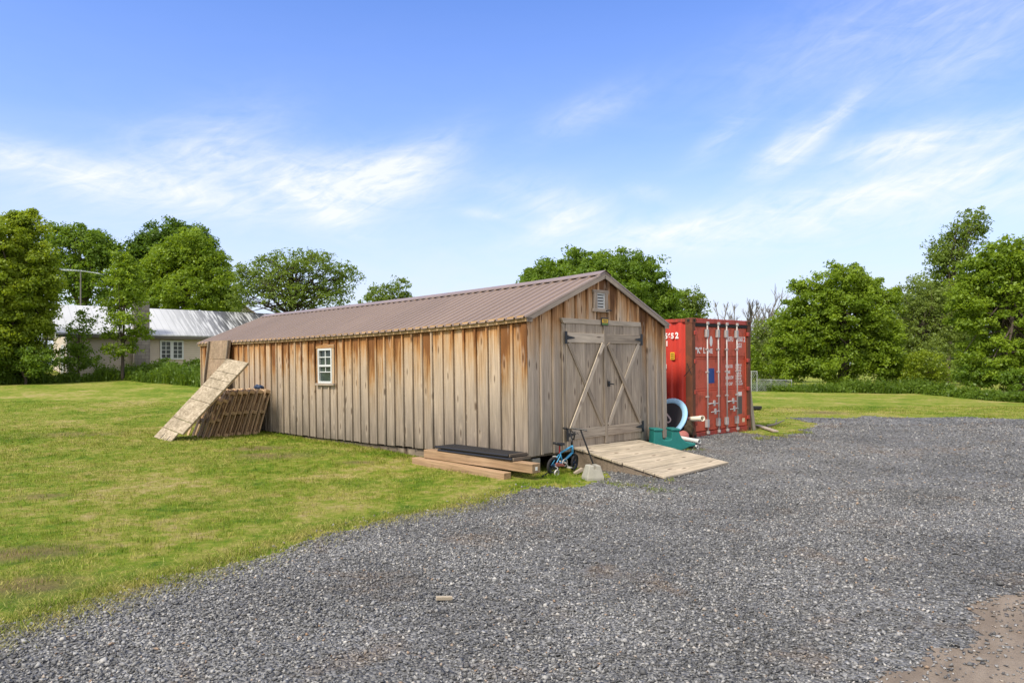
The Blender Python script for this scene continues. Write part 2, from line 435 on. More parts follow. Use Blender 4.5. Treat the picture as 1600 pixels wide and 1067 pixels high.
def leaf_mat(name, dark, light, trans=.5):
    m = bpy.data.materials.new(name); m.use_nodes = True; n = NT(m.node_tree)
    n.t.nodes.remove(n.t.nodes['Principled BSDF'])
    f = n.m('ADD', n.m('MULTIPLY', n.attr('rnd'), .45), n.m('MULTIPLY', n.attr('tone'), .55))
    col = n.mix(f, dark, light)
    d = n.new('ShaderNodeBsdfDiffuse'); n.lk(col, d.inputs[0])
    t = n.new('ShaderNodeBsdfTranslucent'); n.lk(n.vm('MULTIPLY', col, (1.35, 1.25, .5)), t.inputs[0])
    g = n.new('ShaderNodeBsdfGlossy'); g.inputs['Roughness'].default_value = .45; n.lk((.6, .65, .6), g.inputs[0])
    mx = n.new('ShaderNodeMixShader'); mx.inputs[0].default_value = trans
    n.t.links.new(d.outputs[0], mx.inputs[1]); n.t.links.new(t.outputs[0], mx.inputs[2])
    mg = n.new('ShaderNodeMixShader'); mg.inputs[0].default_value = .022
    n.t.links.new(mx.outputs[0], mg.inputs[1]); n.t.links.new(g.outputs[0], mg.inputs[2])
    n.t.links.new(mg.outputs[0], n.t.nodes['Material Output'].inputs[0]); return m


L_BRIGHT = leaf_mat('bright_leaves', (.095, .17, .012), (.30, .41, .035))
L_YELLOW = leaf_mat('yellow_green_leaves', (.115, .185, .012), (.34, .42, .035))
L_MID = leaf_mat('mid_green_leaves', (.075, .145, .014), (.22, .33, .036))
L_DARK = leaf_mat('dark_green_leaves', (.045, .095, .012), (.14, .235, .028))
L_OLIVE = leaf_mat('olive_leaves', (.095, .15, .022), (.24, .33, .06))
L_GREY = leaf_mat('grey_green_leaves', (.105, .155, .028), (.28, .36, .085))
L_WEED = leaf_mat('weed_leaves', (.055, .11, .011), (.17, .26, .03))
M_BARK = plain('bark', (.075, .058, .045), .95, var=.4, scale=5, bump=.02)
M_BARKG = plain('grey_twigs', (.16, .145, .13), .95, var=.3)


def lawn_nodes(n):
    p = n.pos(); x, y, z = n.sep(p)
    a = n.noise(p, .32, 5, .6, .6); b = n.noise(p, 1.5, 5, .65, .5); c = n.noise(p, 7.0, 4, .65)
    t = n.m('ADD', n.m('ADD', n.m('MULTIPLY', a, .40), n.m('MULTIPLY', b, .42)), n.m('MULTIPLY', c, .46))
    col = n.ramp(t, [(.47, (.058, .118, .010)), (.555, (.112, .182, .015)), (.625, (.180, .226, .026)), (.695, (.275, .265, .062)), (.78, (.37, .30, .135))])
    return p, t, col


def lawn_mat():
    m, n, b = material('lawn_turf'); p, t, col = lawn_nodes(n)
    x, y, z = n.sep(p)
    f = n.noise(p, 45, 4, .7); f2 = n.noise(n.comb(n.m('MULTIPLY', x, 6), n.m('MULTIPLY', y, 22), 0.0), 1.0, 4, .7)
    k = n.m('ADD', .55, n.m('ADD', n.m('MULTIPLY', f, .5), n.m('MULTIPLY', f2, .42)))
    col = n.vm('MULTIPLY', col, n.comb(k, k, k))
    col = n.mix(n.attr('rnd'), col, n.vm('MULTIPLY', (.17, .115, .065), n.comb(k, k, k)))      # bare earth patches
    n.lk(col, b.inputs['Base Color']); b.inputs['Roughness'].default_value = .95; b.inputs['Specular IOR Level'].default_value = .1
    n.lk(n.bump(n.m('ADD', f, f2), .03), b.inputs['Normal']); return m


def blade_mat():
    m = bpy.data.materials.new('grass_blades'); m.use_nodes = True; n = NT(m.node_tree)
    n.t.nodes.remove(n.t.nodes['Principled BSDF'])
    p, t, col = lawn_nodes(n); r = n.attr('rnd')
    col = n.mix(n.ramp(r, [(.62, 0.0), (.97, .6)]), col, (.38, .32, .13))
    k = n.m('ADD', .52, n.m('MULTIPLY', n.attr('tone'), 1.25)); col = n.vm('MULTIPLY', col, n.comb(k, k, k))
    d = n.new('ShaderNodeBsdfDiffuse'); n.lk(col, d.inputs[0]); t2 = n.new('ShaderNodeBsdfTranslucent'); n.lk(col, t2.inputs[0])
    mx = n.new('ShaderNodeMixShader'); mx.inputs[0].default_value = .3
    n.t.links.new(d.outputs[0], mx.inputs[1]); n.t.links.new(t2.outputs[0], mx.inputs[2]); n.t.links.new(mx.outputs[0], n.t.nodes['Material Output'].inputs[0])
    return m


def gravel_mat():
    m, n, b = material('crushed_stone_bed'); p = n.pos()
    v = n.voro(p, 42.0, out='Color'); vd = n.voro(p, 42.0); v3 = n.voro(p, 95.0, out='Color')
    s = n.sep(v)[0]; s3 = n.sep(v3)[1]
    g = n.ramp(n.m('ADD', n.m('MULTIPLY', s, .65), n.m('MULTIPLY', s3, .35)), [(.15, (.085, .085, .086)), (.5, (.16, .16, .161)), (.85, (.27, .268, .265))])
    big = n.noise(p, .55, 5, .6); bd = n.ramp(big, [(.36, .74), (.60, 1.06)]); g = n.vm('MULTIPLY', g, n.comb(bd, bd, bd))
    br = n.ramp(n.noise(p, .9, 5, .7, .4), [(.55, 0.0), (.72, .55)]); g = n.mix(br, g, (.17, .115, .07))
    n.lk(g, b.inputs['Base Color']); b.inputs['Roughness'].default_value = .8; b.inputs['Specular IOR Level'].default_value = .25
    n.lk(n.bump(n.m('SUBTRACT', 1.0, vd), .025), b.inputs['Normal']); return m


def stone_mat():
    m, n, b = material('crushed_stone'); p = n.pos(); r = n.attr('rnd')
    g = n.ramp(r, [(0.0, (.075, .075, .076)), (.33, (.138, .138, .139)), (.66, (.218, .217, .215)), (.92, (.345, .34, .332)), (.965, (.44, .425, .395)), (1.0, (.27, .175, .105))])
    big = n.noise(p, .55, 5, .6); bd = n.ramp(big, [(.36, .74), (.60, 1.08)]); g = n.vm('MULTIPLY', g, n.comb(bd, bd, bd))
    br = n.ramp(n.noise(p, .9, 5, .7, .4), [(.55, 0.0), (.72, .5)]); g = n.mix(br, g, (.20, .135, .085))
    f = n.noise(p, 160, 3); k = n.m('ADD', .8, n.m('MULTIPLY', f, .4))
    n.lk(n.vm('MULTIPLY', g, n.comb(k, k, k)), b.inputs['Base Color']); b.inputs['Roughness'].default_value = .75; b.inputs['Specular IOR Level'].default_value = .3
    return m


def dirt_mat():
    m, n, b = material('packed_dirt'); p = n.pos(); x, y, z = n.sep(p)
    f = n.noise(p, 1.3, 6, .65); g = n.noise(p, 60, 4, .7); s = n.noise(n.comb(n.m('MULTIPLY', n.m('ADD', x, n.m('MULTIPLY', y, -.8)), 9), n.m('MULTIPLY', n.m('ADD', y, x), .7), 0.0), 1.0, 4)
    col = n.mix(n.ramp(n.m('ADD', n.m('MULTIPLY', f, .6), n.m('MULTIPLY', s, .4)), [(.35, 0.0), (.65, 1.0)]), (.165, .132, .105), (.285, .235, .19))
    k = n.m('ADD', .72, n.m('MULTIPLY', g, .56)); n.lk(n.vm('MULTIPLY', col, n.comb(k, k, k)), b.inputs['Base Color'])
    b.inputs['Roughness'].default_value = .95; b.inputs['Specular IOR Level'].default_value = .1; n.lk(n.bump(g, .012), b.inputs['Normal']); return m


M_LAWN, M_BLADE, M_GRAVEL, M_STONE, M_DIRT = lawn_mat(), blade_mat(), gravel_mat(), stone_mat(), dirt_mat()

# ------------------------------------------------------------------ ground
G = np.random.default_rng(11)


def poly_sd(P, poly):
    """signed distance to a polygon (negative inside)"""
    x, y = P[:, 0], P[:, 1]; d = np.full(len(P), 1e9); ins = np.zeros(len(P), bool); n = len(poly)
    for i in range(n):
        x1, y1 = poly[i]; x2, y2 = poly[(i + 1) % n]; ex, ey = x2 - x1, y2 - y1
        t = np.clip(((x - x1) * ex + (y - y1) * ey) / (ex * ex + ey * ey + 1e-12), 0, 1)
        d = np.minimum(d, np.hypot(x - x1 - t * ex, y - y1 - t * ey))
        c = (y1 > y) != (y2 > y)
        with np.errstate(divide='ignore', invalid='ignore'): ins ^= c & (x < (x2 - x1) * (y - y1) / (y2 - y1 + 1e-12) + x1)
    return np.where(ins, -d, d)


def wob(P, seed=0):
    """wandering edge"""
    x, y = P[:, 0], P[:, 1]; r = np.random.default_rng(seed); o = np.zeros(len(P))
    for f, a in ((.9, .10), (2.1, .07), (4.7, .05), (11, .035), (23, .02)):
        th = r.uniform(0, 6.28, 4); o += a * (np.sin(f * (x * math.cos(th[0]) + y * math.sin(th[0])) + th[1]) + np.sin(f * (x * math.cos(th[2]) + y * math.sin(th[2])) + th[3]))
    return o


edge = [(-160, 1042), (0, 985), (100, 950), (200, 922), (300, 896), (400, 864), (500, 830), (600, 812), (700, 796), (770, 775), (815, 760), (860, 757), (905, 758), (925, 748)]
GRAVEL = [gp(*e)[:2] for e in edge] + [tuple(sp(1.0, -.5)[:2]), tuple(sp(1.1, .1)[:2]), tuple(sp(5.0, .2)[:2]), tuple(sp(7.5, .2)[:2])]
GRAVEL += [gp(*e)[:2] for e in [(1176, 678), (1200, 684), (1235, 680), (1262, 671), (1278, 664), (1250, 659), (1238, 654), (1275, 652), (1320, 654), (1350, 650), (1420, 652), (1500, 651), (1620, 656), (1900, 672)]]
GRAVEL += [(30, 12), (30, -6), (-14, -6), (-14, 2.5)]
DIRT = [gp(*e)[:2] for e in [(1240, 1105), (1320, 1062), (1395, 1018), (1470, 978), (1590, 926), (1700, 895), (1900, 870)]] + [(30, 5.5), (30, -6), (1.0, -6), (1.6, 3.0)]
BARE = [gp(*p) + (r,) for p, r in [((125, 678), .8), ((25, 865), .5), ((15, 915), .45), ((35, 868), .3), ((430, 712), .6), ((1350, 672), .9), ((1290, 645), .6), ((75, 775), .35), ((400, 700), .5), ((560, 722), .35)]]


def in_gravel(P): return poly_sd(P, GRAVEL) + wob(P, 3)


def grid_sheet(name, mat, xs, ys, keep=None, lift=0.0, bare=False):
    nx, ny = len(xs), len(ys); XX, YY = np.meshgrid(xs, ys)
    P = np.stack([XX.ravel(), YY.ravel()], 1); z = gz(P[:, 0], P[:, 1]) + lift
    i = np.arange(nx - 1)[None, :] + nx * np.arange(ny - 1)[:, None]; i = i.ravel()
    F = np.stack([i, i + 1, i + nx + 1, i + nx], 1)
    if keep is not None:
        k = keep(P); F = F[k[F].mean(1) > .5]
    used, inv = np.unique(F, return_inverse=True); F = inv.reshape(F.shape); P, z = P[used], z[used]
    rd = np.zeros(len(P))
    if bare:
        wb = wob(P * 2, 5) * 1.2
        for bx, by, bz, br in BARE:
            sc = max(1.0, by / 12); d = np.hypot((P[:, 0] - bx) / (br * 1.5), (P[:, 1] - by) / (br * .8 * sc)); rd = np.maximum(rd, np.clip(1.35 - d * 1.25 + wb, 0, 1) * .8)
    o = fast_mesh(name, np.column_stack([P, z]), F, mat, rnd=rd)
    o.data.polygons.foreach_set('use_smooth', [True] * len(o.data.polygons)); return kind(o, 'structure')


def spread(a, b, near, far, c=0.0):
    """grid coordinates, fine around c"""
    out = [c]; 
    while out[-1] < b: out.append(out[-1] + near + (far - near) * min(1, max(0, (out[-1] - c - 12) / 120)))
    lo = [c]
    while lo[-1] > a: lo.append(lo[-1] - near - (far - near) * min(1, max(0, (c - lo[-1] - 12) / 120)))
    return np.array(sorted(set(lo + out)))


grid_sheet('lawn', M_LAWN, spread(-700, 700, .22, 40, -2), spread(-12, 1400, .22, 60, 12), bare=True)
grid_sheet('gravel_yard', M_GRAVEL, np.arange(-12, 30, .09), np.arange(-4, 28, .09), lambda P: in_gravel(P) < 0, .006)
grid_sheet('dirt_track', M_DIRT, np.arange(0, 26, .07), np.arange(-4, 8, .07), lambda P: poly_sd(P, DIRT) + wob(P, 9) * .8 < 0, .010)


def scatter(n, y0, y1, power=1.0, mx=1.5):
    """random points over the part of the ground in front of the camera, denser near by"""
    t = G.random(n); p = 2 - power
    Y = (y0 ** p + t * (y1 ** p - y0 ** p)) ** (1 / p) if abs(p) > 1e-6 else y0 * (y1 / y0) ** t
    X = G.uniform(-1, 1, n) * (.72 * Y + mx); return np.stack([X, Y], 1)


def rot_rand(n, tilt):
    """random turn about z, then a lean"""
    a = G.uniform(0, 2 * np.pi, n); t = G.normal(0, tilt, n); q = G.uniform(0, 2 * np.pi, n)
    ca, sa = np.cos(a), np.sin(a); Z = np.zeros(n); O = np.ones(n)
    Rz = np.stack([np.stack([ca, -sa, Z], 1), np.stack([sa, ca, Z], 1), np.stack([Z, Z, O], 1)], 1)
    ax = np.stack([np.cos(q), np.sin(q), Z], 1); c, s_ = np.cos(t), np.sin(t)
    K = np.stack([np.stack([Z, Z, ax[:, 1]], 1), np.stack([Z, Z, -ax[:, 0]], 1), np.stack([-ax[:, 1], ax[:, 0], Z], 1)], 1)
    I = np.eye(3)[None]; Rt = I + s_[:, None, None] * K + (1 - c)[:, None, None] * (K @ K)
    return Rt @ Rz


def stones(n, y0, y1, smin, smax, power, name):
    P = scatter(n, y0, y1, power)
    e = in_gravel(P); d = poly_sd(P, DIRT) + wob(P, 9) * .8; ch = G.random(len(P))
    keep = ((e < 0) | ((e < .35) & (ch < .10 * (1 - e / .35)))) & ((d > 0) | ((d > -.9) & (ch < .5 * (1 + d / .9) ** 2)) | (ch < .006))
    band = np.sin((P[:, 0] * .89 - P[:, 1] * .45) * 2.1 + np.sin(P[:, 1] * .5) * .8) + .7 * np.sin(P[:, 0] * 1.3 + 1) * np.sin(P[:, 1] * 1.1)
    keep &= G.random(len(P)) > np.clip(.25 * band + .12, 0, .5)          # thinner stone over the wheel tracks
    P = P[keep]; n = len(P)
    s = G.uniform(smin, smax, n) * np.exp(G.normal(0, .22, n))
    base = np.array([[1, 0, 0], [-.1, .95, .1], [-1, .05, -.1], [0, -1, .1], [.1, .1, .8], [0, 0, -.8]], float)
    V = base[None] * np.stack([s, s * G.uniform(.55, .95, n), s * G.uniform(.35, .75, n)], 1)[:, None, :]
    V = V + G.normal(0, .24, V.shape) * s[:, None, None]
    V = np.einsum('nij,nkj->nki', rot_rand(n, .35), V)
    V[:, :, 0] += P[:, :1]; V[:, :, 1] += P[:, 1:]; V[:, :, 2] += (gz(P[:, 0], P[:, 1]) + .004 + s * .22 + G.uniform(0, .006, n) + .006 * (d[keep] < 0))[:, None]
    f = np.array([[0, 1, 4], [1, 2, 4], [2, 3, 4], [3, 0, 4], [1, 0, 5], [2, 1, 5], [3, 2, 5], [0, 3, 5]])
    F = (f[None] + 6 * np.arange(n)[:, None, None]).reshape(-1, 3)
    return kind(fast_mesh(name, V.reshape(-1, 3), F, M_STONE, rnd=np.repeat(G.random(n), 6)), 'stuff')


stones(230000, 2.6, 10.5, .0065, .0165, .5, 'loose_gravel')
stones(120000, 9.5, 19, .010, .020, .8, 'loose_gravel')
stones(30000, 18, 27, .018, .03, .9, 'loose_gravel')


def blades(P, h, wd, name, mat, lean=.5, rdm=None):
    n = len(P); z = gz(P[:, 0], P[:, 1]) - .005; a = G.uniform(0, 2 * np.pi, n); l = np.abs(G.normal(0, lean, n)) if lean < 1.2 else G.uniform(.75, .86, n); q = G.uniform(0, 2 * np.pi, n)
    b = np.stack([P[:, 0], P[:, 1], z], 1); sd_ = np.stack([np.cos(a), np.sin(a), np.zeros(n)], 1) * wd[:, None]
    ln = np.stack([np.cos(q) * np.sin(l), np.sin(q) * np.sin(l), np.cos(l)], 1)
    ln2 = np.stack([np.cos(q) * np.sin(l * 1.9), np.sin(q) * np.sin(l * 1.9), np.maximum(np.cos(l * 1.9), -.1)], 1)
    mid = b + ln * (h * .55)[:, None]; tip = mid + ln2 * (h * .5)[:, None]
    V = np.stack([b - sd_, b + sd_, mid + sd_ * .7, mid - sd_ * .7, tip], 1)
    # two faces per blade written as quads (the second folds to the tip)
    f = np.array([[0, 1, 2, 3]]); g = np.array([[3, 2, 4]])
    F1 = (f[None] + 5 * np.arange(n)[:, None, None]).reshape(-1, 4); F2 = (g[None] + 5 * np.arange(n)[:, None, None]).reshape(-1, 3)
    T = np.concatenate([F1[:, [0, 1, 2]], F1[:, [0, 2, 3]], F2])
    r = G.random(n) if rdm is None else rdm
    return fast_mesh(name, V.reshape(-1, 3), T, mat, rnd=np.repeat(r, 5), tone=np.repeat(G.random(n), 5))


def off_shed(P):
    x, y = P[:, 0] - AX, P[:, 1] - AY; v = x * SV.x + y * SV.y; u = x * SU.x + y * SU.y
    return ~((v > .05) & (v < 4.0) & (u > .05) & (u < 13.0)) & ~((v > 5.0) & (v < 7.5) & (u > -.1) & (u < 6))


P = scatter(520000, 4.0, 27, 1.15); e = in_gravel(P); ch = G.random(len(P))
bare = np.ones(len(P), bool)
for bx, by, bz, br in BARE: bare &= ~((np.hypot((P[:, 0] - bx) / (br * 1.5), (P[:, 1] - by) / (br * .8 * max(1, by / 12))) < .8) & (ch < .8))
k = ((e > 0) | ((e > -.25) & (ch < .05 * (1 + e / .25)))) & off_shed(P) & bare & (np.hypot(P[:, 0], P[:, 1]) > 2.5)
P = P[k]; pn = np.sin(P[:, 0] * 1.7 + np.sin(P[:, 1] * 1.3) * 1.5) * np.sin(P[:, 1] * 1.9 + np.sin(P[:, 0] * 1.1)) 
h = G.uniform(.020, .046, len(P)) * (1 + .3 * pn); h *= np.where(G.random(len(P)) < .03, 1.6, 1.0) * np.clip(in_gravel(P) / 1.2, .4, 1)
kind(blades(P, h, G.uniform(.0016, .0032, len(P)) * np.maximum(1, P[:, 1] / 9), 'grass', M_BLADE, .95), 'stuff')
# ragged clumps and lines of dry clippings across the lawn
c0 = scatter(5200, 4.2, 19, 1.1); c0 = c0[(in_gravel(c0) > .7) & off_shed(c0)]
cl_ = np.repeat(c0, 14, 0) + G.normal(0, .045, (len(c0) * 14, 2))
kind(blades(cl_, G.uniform(.04, .085, len(cl_)), G.uniform(.0018, .0032, len(cl_)) * np.maximum(1, cl_[:, 1] / 9), 'grass', M_BLADE, .6, G.random(len(cl_)) * .7), 'stuff')
c0 = scatter(150000, 4.2, 20, 1.15); pt = np.sin(c0[:, 0] * 1.1 + 1.3 * np.sin(c0[:, 1] * .8 + c0[:, 0] * .5)) * np.sin(c0[:, 1] * 1.5 + np.sin(c0[:, 0] * 2.1)) + .35 * np.sin(c0[:, 0] * 6 + c0[:, 1] * 2) * np.sin(c0[:, 1] * 5)
c0 = c0[(pt > .30) & (in_gravel(c0) > -.1) & off_shed(c0)]
kind(blades(c0, G.uniform(.03, .08, len(c0)), G.uniform(.0012, .0024, len(c0)) * np.maximum(1, c0[:, 1] / 9), 'dry_clippings', M_BLADE, 1.3, np.full(len(c0), .95)), 'stuff').location.z = .028
# longer tufts along the gravel edge, the foot of the shed and the foot of the ramp
tp = []
for _ in range(420):
    i = rng.randrange(0, 12); t = rng.random(); a, b_ = GRAVEL[i], GRAVEL[i + 1]
    tp.append((a[0] + (b_[0] - a[0]) * t + rng.gauss(0, .12), a[1] + (b_[1] - a[1]) * t + rng.gauss(.12, .16)))
for _ in range(420): q = sp(rng.uniform(-.5, -.02), rng.uniform(-.1, 13.2)); tp.append((q.x, q.y))
for _ in range(120): q = sp(rng.uniform(-.1, 1.0), rng.uniform(-.75, -.1)); tp.append((q.x, q.y))
for px, py, m in ((955, 757, 14), (990, 760, 12), (1030, 768, 14), (1250, 676, 24), (1215, 682, 24), (1190, 686, 20), (1075, 702, 10), (1545, 652, 12), (1040, 705, 8), (1030, 752, 8)):
    for _ in range(m): tp.append((gp(px, py)[0] + rng.gauss(0, .13), gp(px, py)[1] + rng.gauss(0, .10)))
tp = np.array(tp); tuft = np.repeat(tp, 16, 0) + G.normal(0, .035, (len(tp) * 16, 2)); tuft = tuft[off_shed(tuft)]
kind(blades(tuft, G.uniform(.03, .085, len(tuft)), G.uniform(.002, .0036, len(tuft)) * np.maximum(1, tuft[:, 1] / 11), 'grass', M_BLADE, .7, G.random(len(tuft)) * .75), 'stuff')
# dry clippings blown over the edge of the gravel
Pc = []
for _ in range(13000):
    i = rng.randrange(0, 9); t = rng.random(); a, b_ = GRAVEL[i], GRAVEL[i + 1]
    Pc.append((a[0] + (b_[0] - a[0]) * t + rng.gauss(0, .22), a[1] + (b_[1] - a[1]) * t + rng.gauss(.02, .20)))
Pc = np.array(Pc); kind(blades(Pc, G.uniform(.03, .08, len(Pc)), G.uniform(.0012, .0024, len(Pc)), 'dry_clippings', M_BLADE, 1.4, np.full(len(Pc), .97)), 'stuff').location.z = .012

# ------------------------------------------------------------------ the wooden shed
W, L, H = 4.09, 13.15, 2.228
xu = Vector((-1143, 1131, -21)).normalized(); xv = Vector((1120, 1131, 11)).normalized()
shed = thing('wooden_shed', 'long weathered board and batten shed with brown metal roof and double doors', 'shed', (AX, AY, AZ), axes(xv, xu))
SLOPE = .885 / 2.12


def sag(p):
    y = min(max(p.y, 0), L); return Vector((p.x, p.y, p.z - .068 * math.sin(math.pi * (y / L) ** .72) * (1 - .35 * min(1, max(0, p.z - 2.3)))))


def rake(x): return 2.275 + SLOPE * (min(x, W - x))       # underside of the roof over the gable


SPC = .305
def board_wall(name, x, sign, mat, hole=None):
    b = MB(); n = int(L / SPC); ww = lambda p: max(0, H - p.z)
    b.b2((x - .02 if sign < 0 else x, 0, 0), (x if sign < 0 else x + .02, L, .012), ww)
    for i in range(n + 1):
        y0 = i * SPC + .003; y1 = min(L, (i + 1) * SPC - .030); j = rng.uniform(0, .005)
        segs = [(rng.uniform(-.01, .01), H)]
        if hole and y1 > hole[0] and y0 < hole[1]: segs = [(segs[0][0], hole[2]), (hole[3], H)]
        for z0, z1 in segs: b.b2(*((x - .02 - j, y0, z0), (x, y1, z1)) if sign < 0 else ((x, y0, z0), (x + .02 + j, y1, z1)), ww)
    for i in range(1, n + 1):
        y = i * SPC; segs = [(0.0, H)]
        if hole and hole[0] - .06 < y < hole[1] + .06: segs = [(0.0, hole[2] - .08), (hole[3] + .09, H)]
        for z0, z1 in segs: b.b2(*((x - .055, y - .021 + rng.uniform(-.004, .004), z0), (x - .002, y + .021, z1)) if sign < 0 else ((x + .002, y - .021, z0), (x + .055, y + .021, z1)), ww)
    return b.build(name, mat, shed, deform=sag, bevel=.003)


WN = (5.93, 6.52, 1.245, 2.03)       # window opening along the wall and in height
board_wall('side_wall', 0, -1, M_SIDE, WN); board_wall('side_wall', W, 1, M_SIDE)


def gable(name, y, sign):
    b = MB(); n = 13; bw = W / n; wf = lambda p: max(0, (rake(p.x) - p.z)) * 1.0
    def prof(x0, x1, z0, ya, yb):
        xs = [x0, x1] if not (x0 < W / 2 < x1) else [x0, W / 2, x1]
        vs = []; fs = []
        for yy in (ya, yb):
            for x in xs: vs += [(x, yy, z0), (x, yy, min(z0 + .9, rake(x) - .01)), (x, yy, rake(x))]
        m = len(xs) * 3; k = len(xs)
        for i in range(k - 1):
            for q in (0, 1): a = 3 * i + q; fs += [(a, a + 3, a + 4, a + 1), (m + a, m + a + 1, m + a + 4, m + a + 3)]
            a = 3 * i + 2; fs += [(a, a + 3, m + a + 3, m + a)]; a = 3 * i; fs += [(a, m + a, m + a + 3, a + 3)]
        for q in (0, 1): fs += [(q, q + 1, m + q + 1, m + q)]; a = 3 * (k - 1) + q; fs += [(a, m + a, m + a + 1, a + 1)]
        o = rng.random() * 60; b._add(vs, fs, [(v[2] + o, v[0] + o, v[1]) for v in vs], [wf(Vector(v)) for v in vs])
    for i in range(n):
        j = rng.uniform(0, .006)
        prof(i * bw + .002, (i + 1) * bw - (.034 if i < n - 1 else .002), rng.uniform(-.012, .012), *((y - .02 - j, y) if sign < 0 else (y, y + .02)))
    for i in range(1, n):
        x = i * bw; z0 = 0.0
        if sign < 0 and .86 < x < 3.2: z0 = 2.33
        if sign < 0 and abs(x - 1.945) < .25: z0 = 2.86
        prof(x - .024, x + .024, z0, *((y - .054, y - .002) if sign < 0 else (y + .002, y + .054)))
    return b.build(name, M_GABLE, shed, bevel=.003)


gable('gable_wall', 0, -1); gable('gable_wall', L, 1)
b = MB()
b.b2((-.024, -.05, -.005), (.11, -.0272, 2.26)); b.b2((W - .11, -.05, -.005), (W + .024, -.0272, 2.26))
b.wx = [max(0, H - p[2]) for p in b.v]; b.each('corner_board', M_GABLE, shed, bevel=.004)
b = MB(); b.b2((-.049, -.05, -.005), (-.0262, .075, 2.2)); b.wx = [max(0, H - p[2]) for p in b.v]; b.build('corner_board', M_SIDE, shed, bevel=.004)
# floor and skids
b = MB(); b.b2((.02, .02, -.03), (W - .02, L - .02, -.001)); b.build('floor', M_SKID, shed, deform=sag)
for x in (.10, 1.4, 2.7, 3.98):
    b = MB(); b.beam((x, .18, -.10), (x, L - .1, -.10), .14, .14, 12); b.build('skid', M_SKID, shed, deform=sag, bevel=.006)
# roof: two ribbed sheets with fascia, barge boards and ridge cap
OV, OF = .075, .085
def roof_sheet(sign):
    b = MB(); ys = []; y = -OF - .02; i = 0; rib = .2286
    prof = [(0, 0), (.014, .030), (.040, .030), (.054, 0), (.098, 0), (.104, .005), (.112, 0), (.150, 0), (.156, .005), (.164, 0)]
    pts = []
    while y < L + OF + .02:
        for a, h_ in prof:
            if y + a < L + OF + .02: pts.append((y + a, h_))
        y += rib
    pts.append((L + OF + .02, 0)); xs = [-OV - .055, .6, 1.3, W / 2]; vs = []; fs = []; m = len(pts)
    for x in xs:
        for yy, h_ in pts:
            vs.append((x if sign < 0 else W - x, yy, 2.345 + SLOPE * x + h_))
    for r_ in range(len(xs) - 1):
        for i in range(m - 1): fs.append((r_ * m + i, r_ * m + i + 1, (r_ + 1) * m + i + 1, (r_ + 1) * m + i))
    b._add(vs, fs); o = b.build('roof_sheet', M_ROOF, shed, deform=sag)
    md = o.modifiers.new('thick', 'SOLIDIFY'); md.thickness = .004; md.offset = -1
    return o


roof_sheet(-1); rs2 = roof_sheet(1)
b = MB(); b.beam((-OV, -OF, 2.285), (-OV, L + OF, 2.285), .022, .105, 14); b.build('fascia', M_EAVE, shed, deform=sag)
b = MB(); b.beam((W + OV, -OF, 2.285), (W + OV, L + OF, 2.285), .022, .105, 14); b.build('fascia', M_EAVE, shed, deform=sag)
for s_ in (-1, 1):
    xm = (-OV + .011) / 2 if s_ < 0 else W + (OV - .011) / 2
    b2 = MB(); b2.beam((xm, -OF, 2.241), (xm, L + OF, 2.241), OV - .013, .01, 12)
    b2.build('soffit', M_EAVE, shed, deform=sag)
for y, nm in ((-OF, 'barge_board'), (L + OF, 'barge_board')):
    for s_ in (-1, 1):
        e0 = (-OV if s_ < 0 else W + OV, y, 2.285 - .005); e1 = (W / 2, y, 2.285 + SLOPE * (W / 2 + OV) - .005)
        b = MB(); b.beam(e0, e1, .024, .115, 4, up=(0, 0, 1))
        x0 = e0[0]; b.b2((min(x0, x0 - s_ * .13), y - .012, 2.228), (max(x0, x0 - s_ * .13), y + .012, 2.30))
        b.build(nm, M_GREY, shed)
b = MB()
for s_ in (-1, 1):
    x1 = W / 2 + s_ * .17; vs = []; n = 15
    for i in range(n + 1):
        y = -OF - .03 + (L + 2 * OF + .06) * i / n
        vs += [(W / 2, y, 2.345 + SLOPE * W / 2 + .054), (x1, y, 2.345 + SLOPE * (W / 2 - .17) + .046), (x1, y, 2.345 + SLOPE * (W / 2 - .17) + .031)]
    fs = []
    for i in range(n):
        a = 3 * i; fs += [(a, a + 3, a + 4, a + 1), (a + 1, a + 4, a + 5, a + 2)]
    b._add(vs, fs)
rc = b.build('ridge_cap', M_ROOF, rs2, deform=sag)
# window in the long wall
win = MB(); y0, y1, z0, z1 = WN
for a in ((-.075, y0, z0, -.02, y0 + .045, z1), (-.075, y1 - .045, z0, -.02, y1, z1), (-.075, y0 + .045, z1 - .045, -.02, y1 - .045, z1), (-.075, y0 + .045, z0, -.02, y1 - .045, z0 + .045),
          (-.07, y0 + .045, (z0 + z1) / 2 - .02, -.02, y1 - .045, (z0 + z1) / 2 + .025)): win.b2(a[:3], a[3:])
ym = (y0 + y1) / 2; zm = (z0 + z1) / 2
win.b2((-.055, ym - .012, zm + .025), (-.03, ym + .012, z1 - .045)); win.b2((-.055, y0 + .045, (zm + z1) / 2 - .012), (-.03, ym - .012, (zm + z1) / 2 + .012)); win.b2((-.055, ym + .012, (zm + z1) / 2 - .012), (-.03, y1 - .045, (zm + z1) / 2 + .012))
win.b2((-.05, y0 + .045, zm - .15), (-.035, y1 - .045, zm - .128)); win.b2((-.05, ym - .01, zm - .128), (-.035, ym + .01, zm - .02))
wino = win.build('window', M_WHITE, shed, deform=sag, bevel=.003)
MB().b2((-.028, y0 + .04, z0 + .04), (-.022, y1 - .04, z1 - .04)).build('pane', M_GLASS, wino, deform=sag)
b = MB(); b.b2((-.068, y0 - .09, z1 + .002), (-.024, y1 + .09, z1 + .085)); b.b2((-.062, y0 - .075, z0), (-.024, y0 - .003, z1)); b.b2((-.062, y1 + .003, z0), (-.024, y1 + .075, z1))
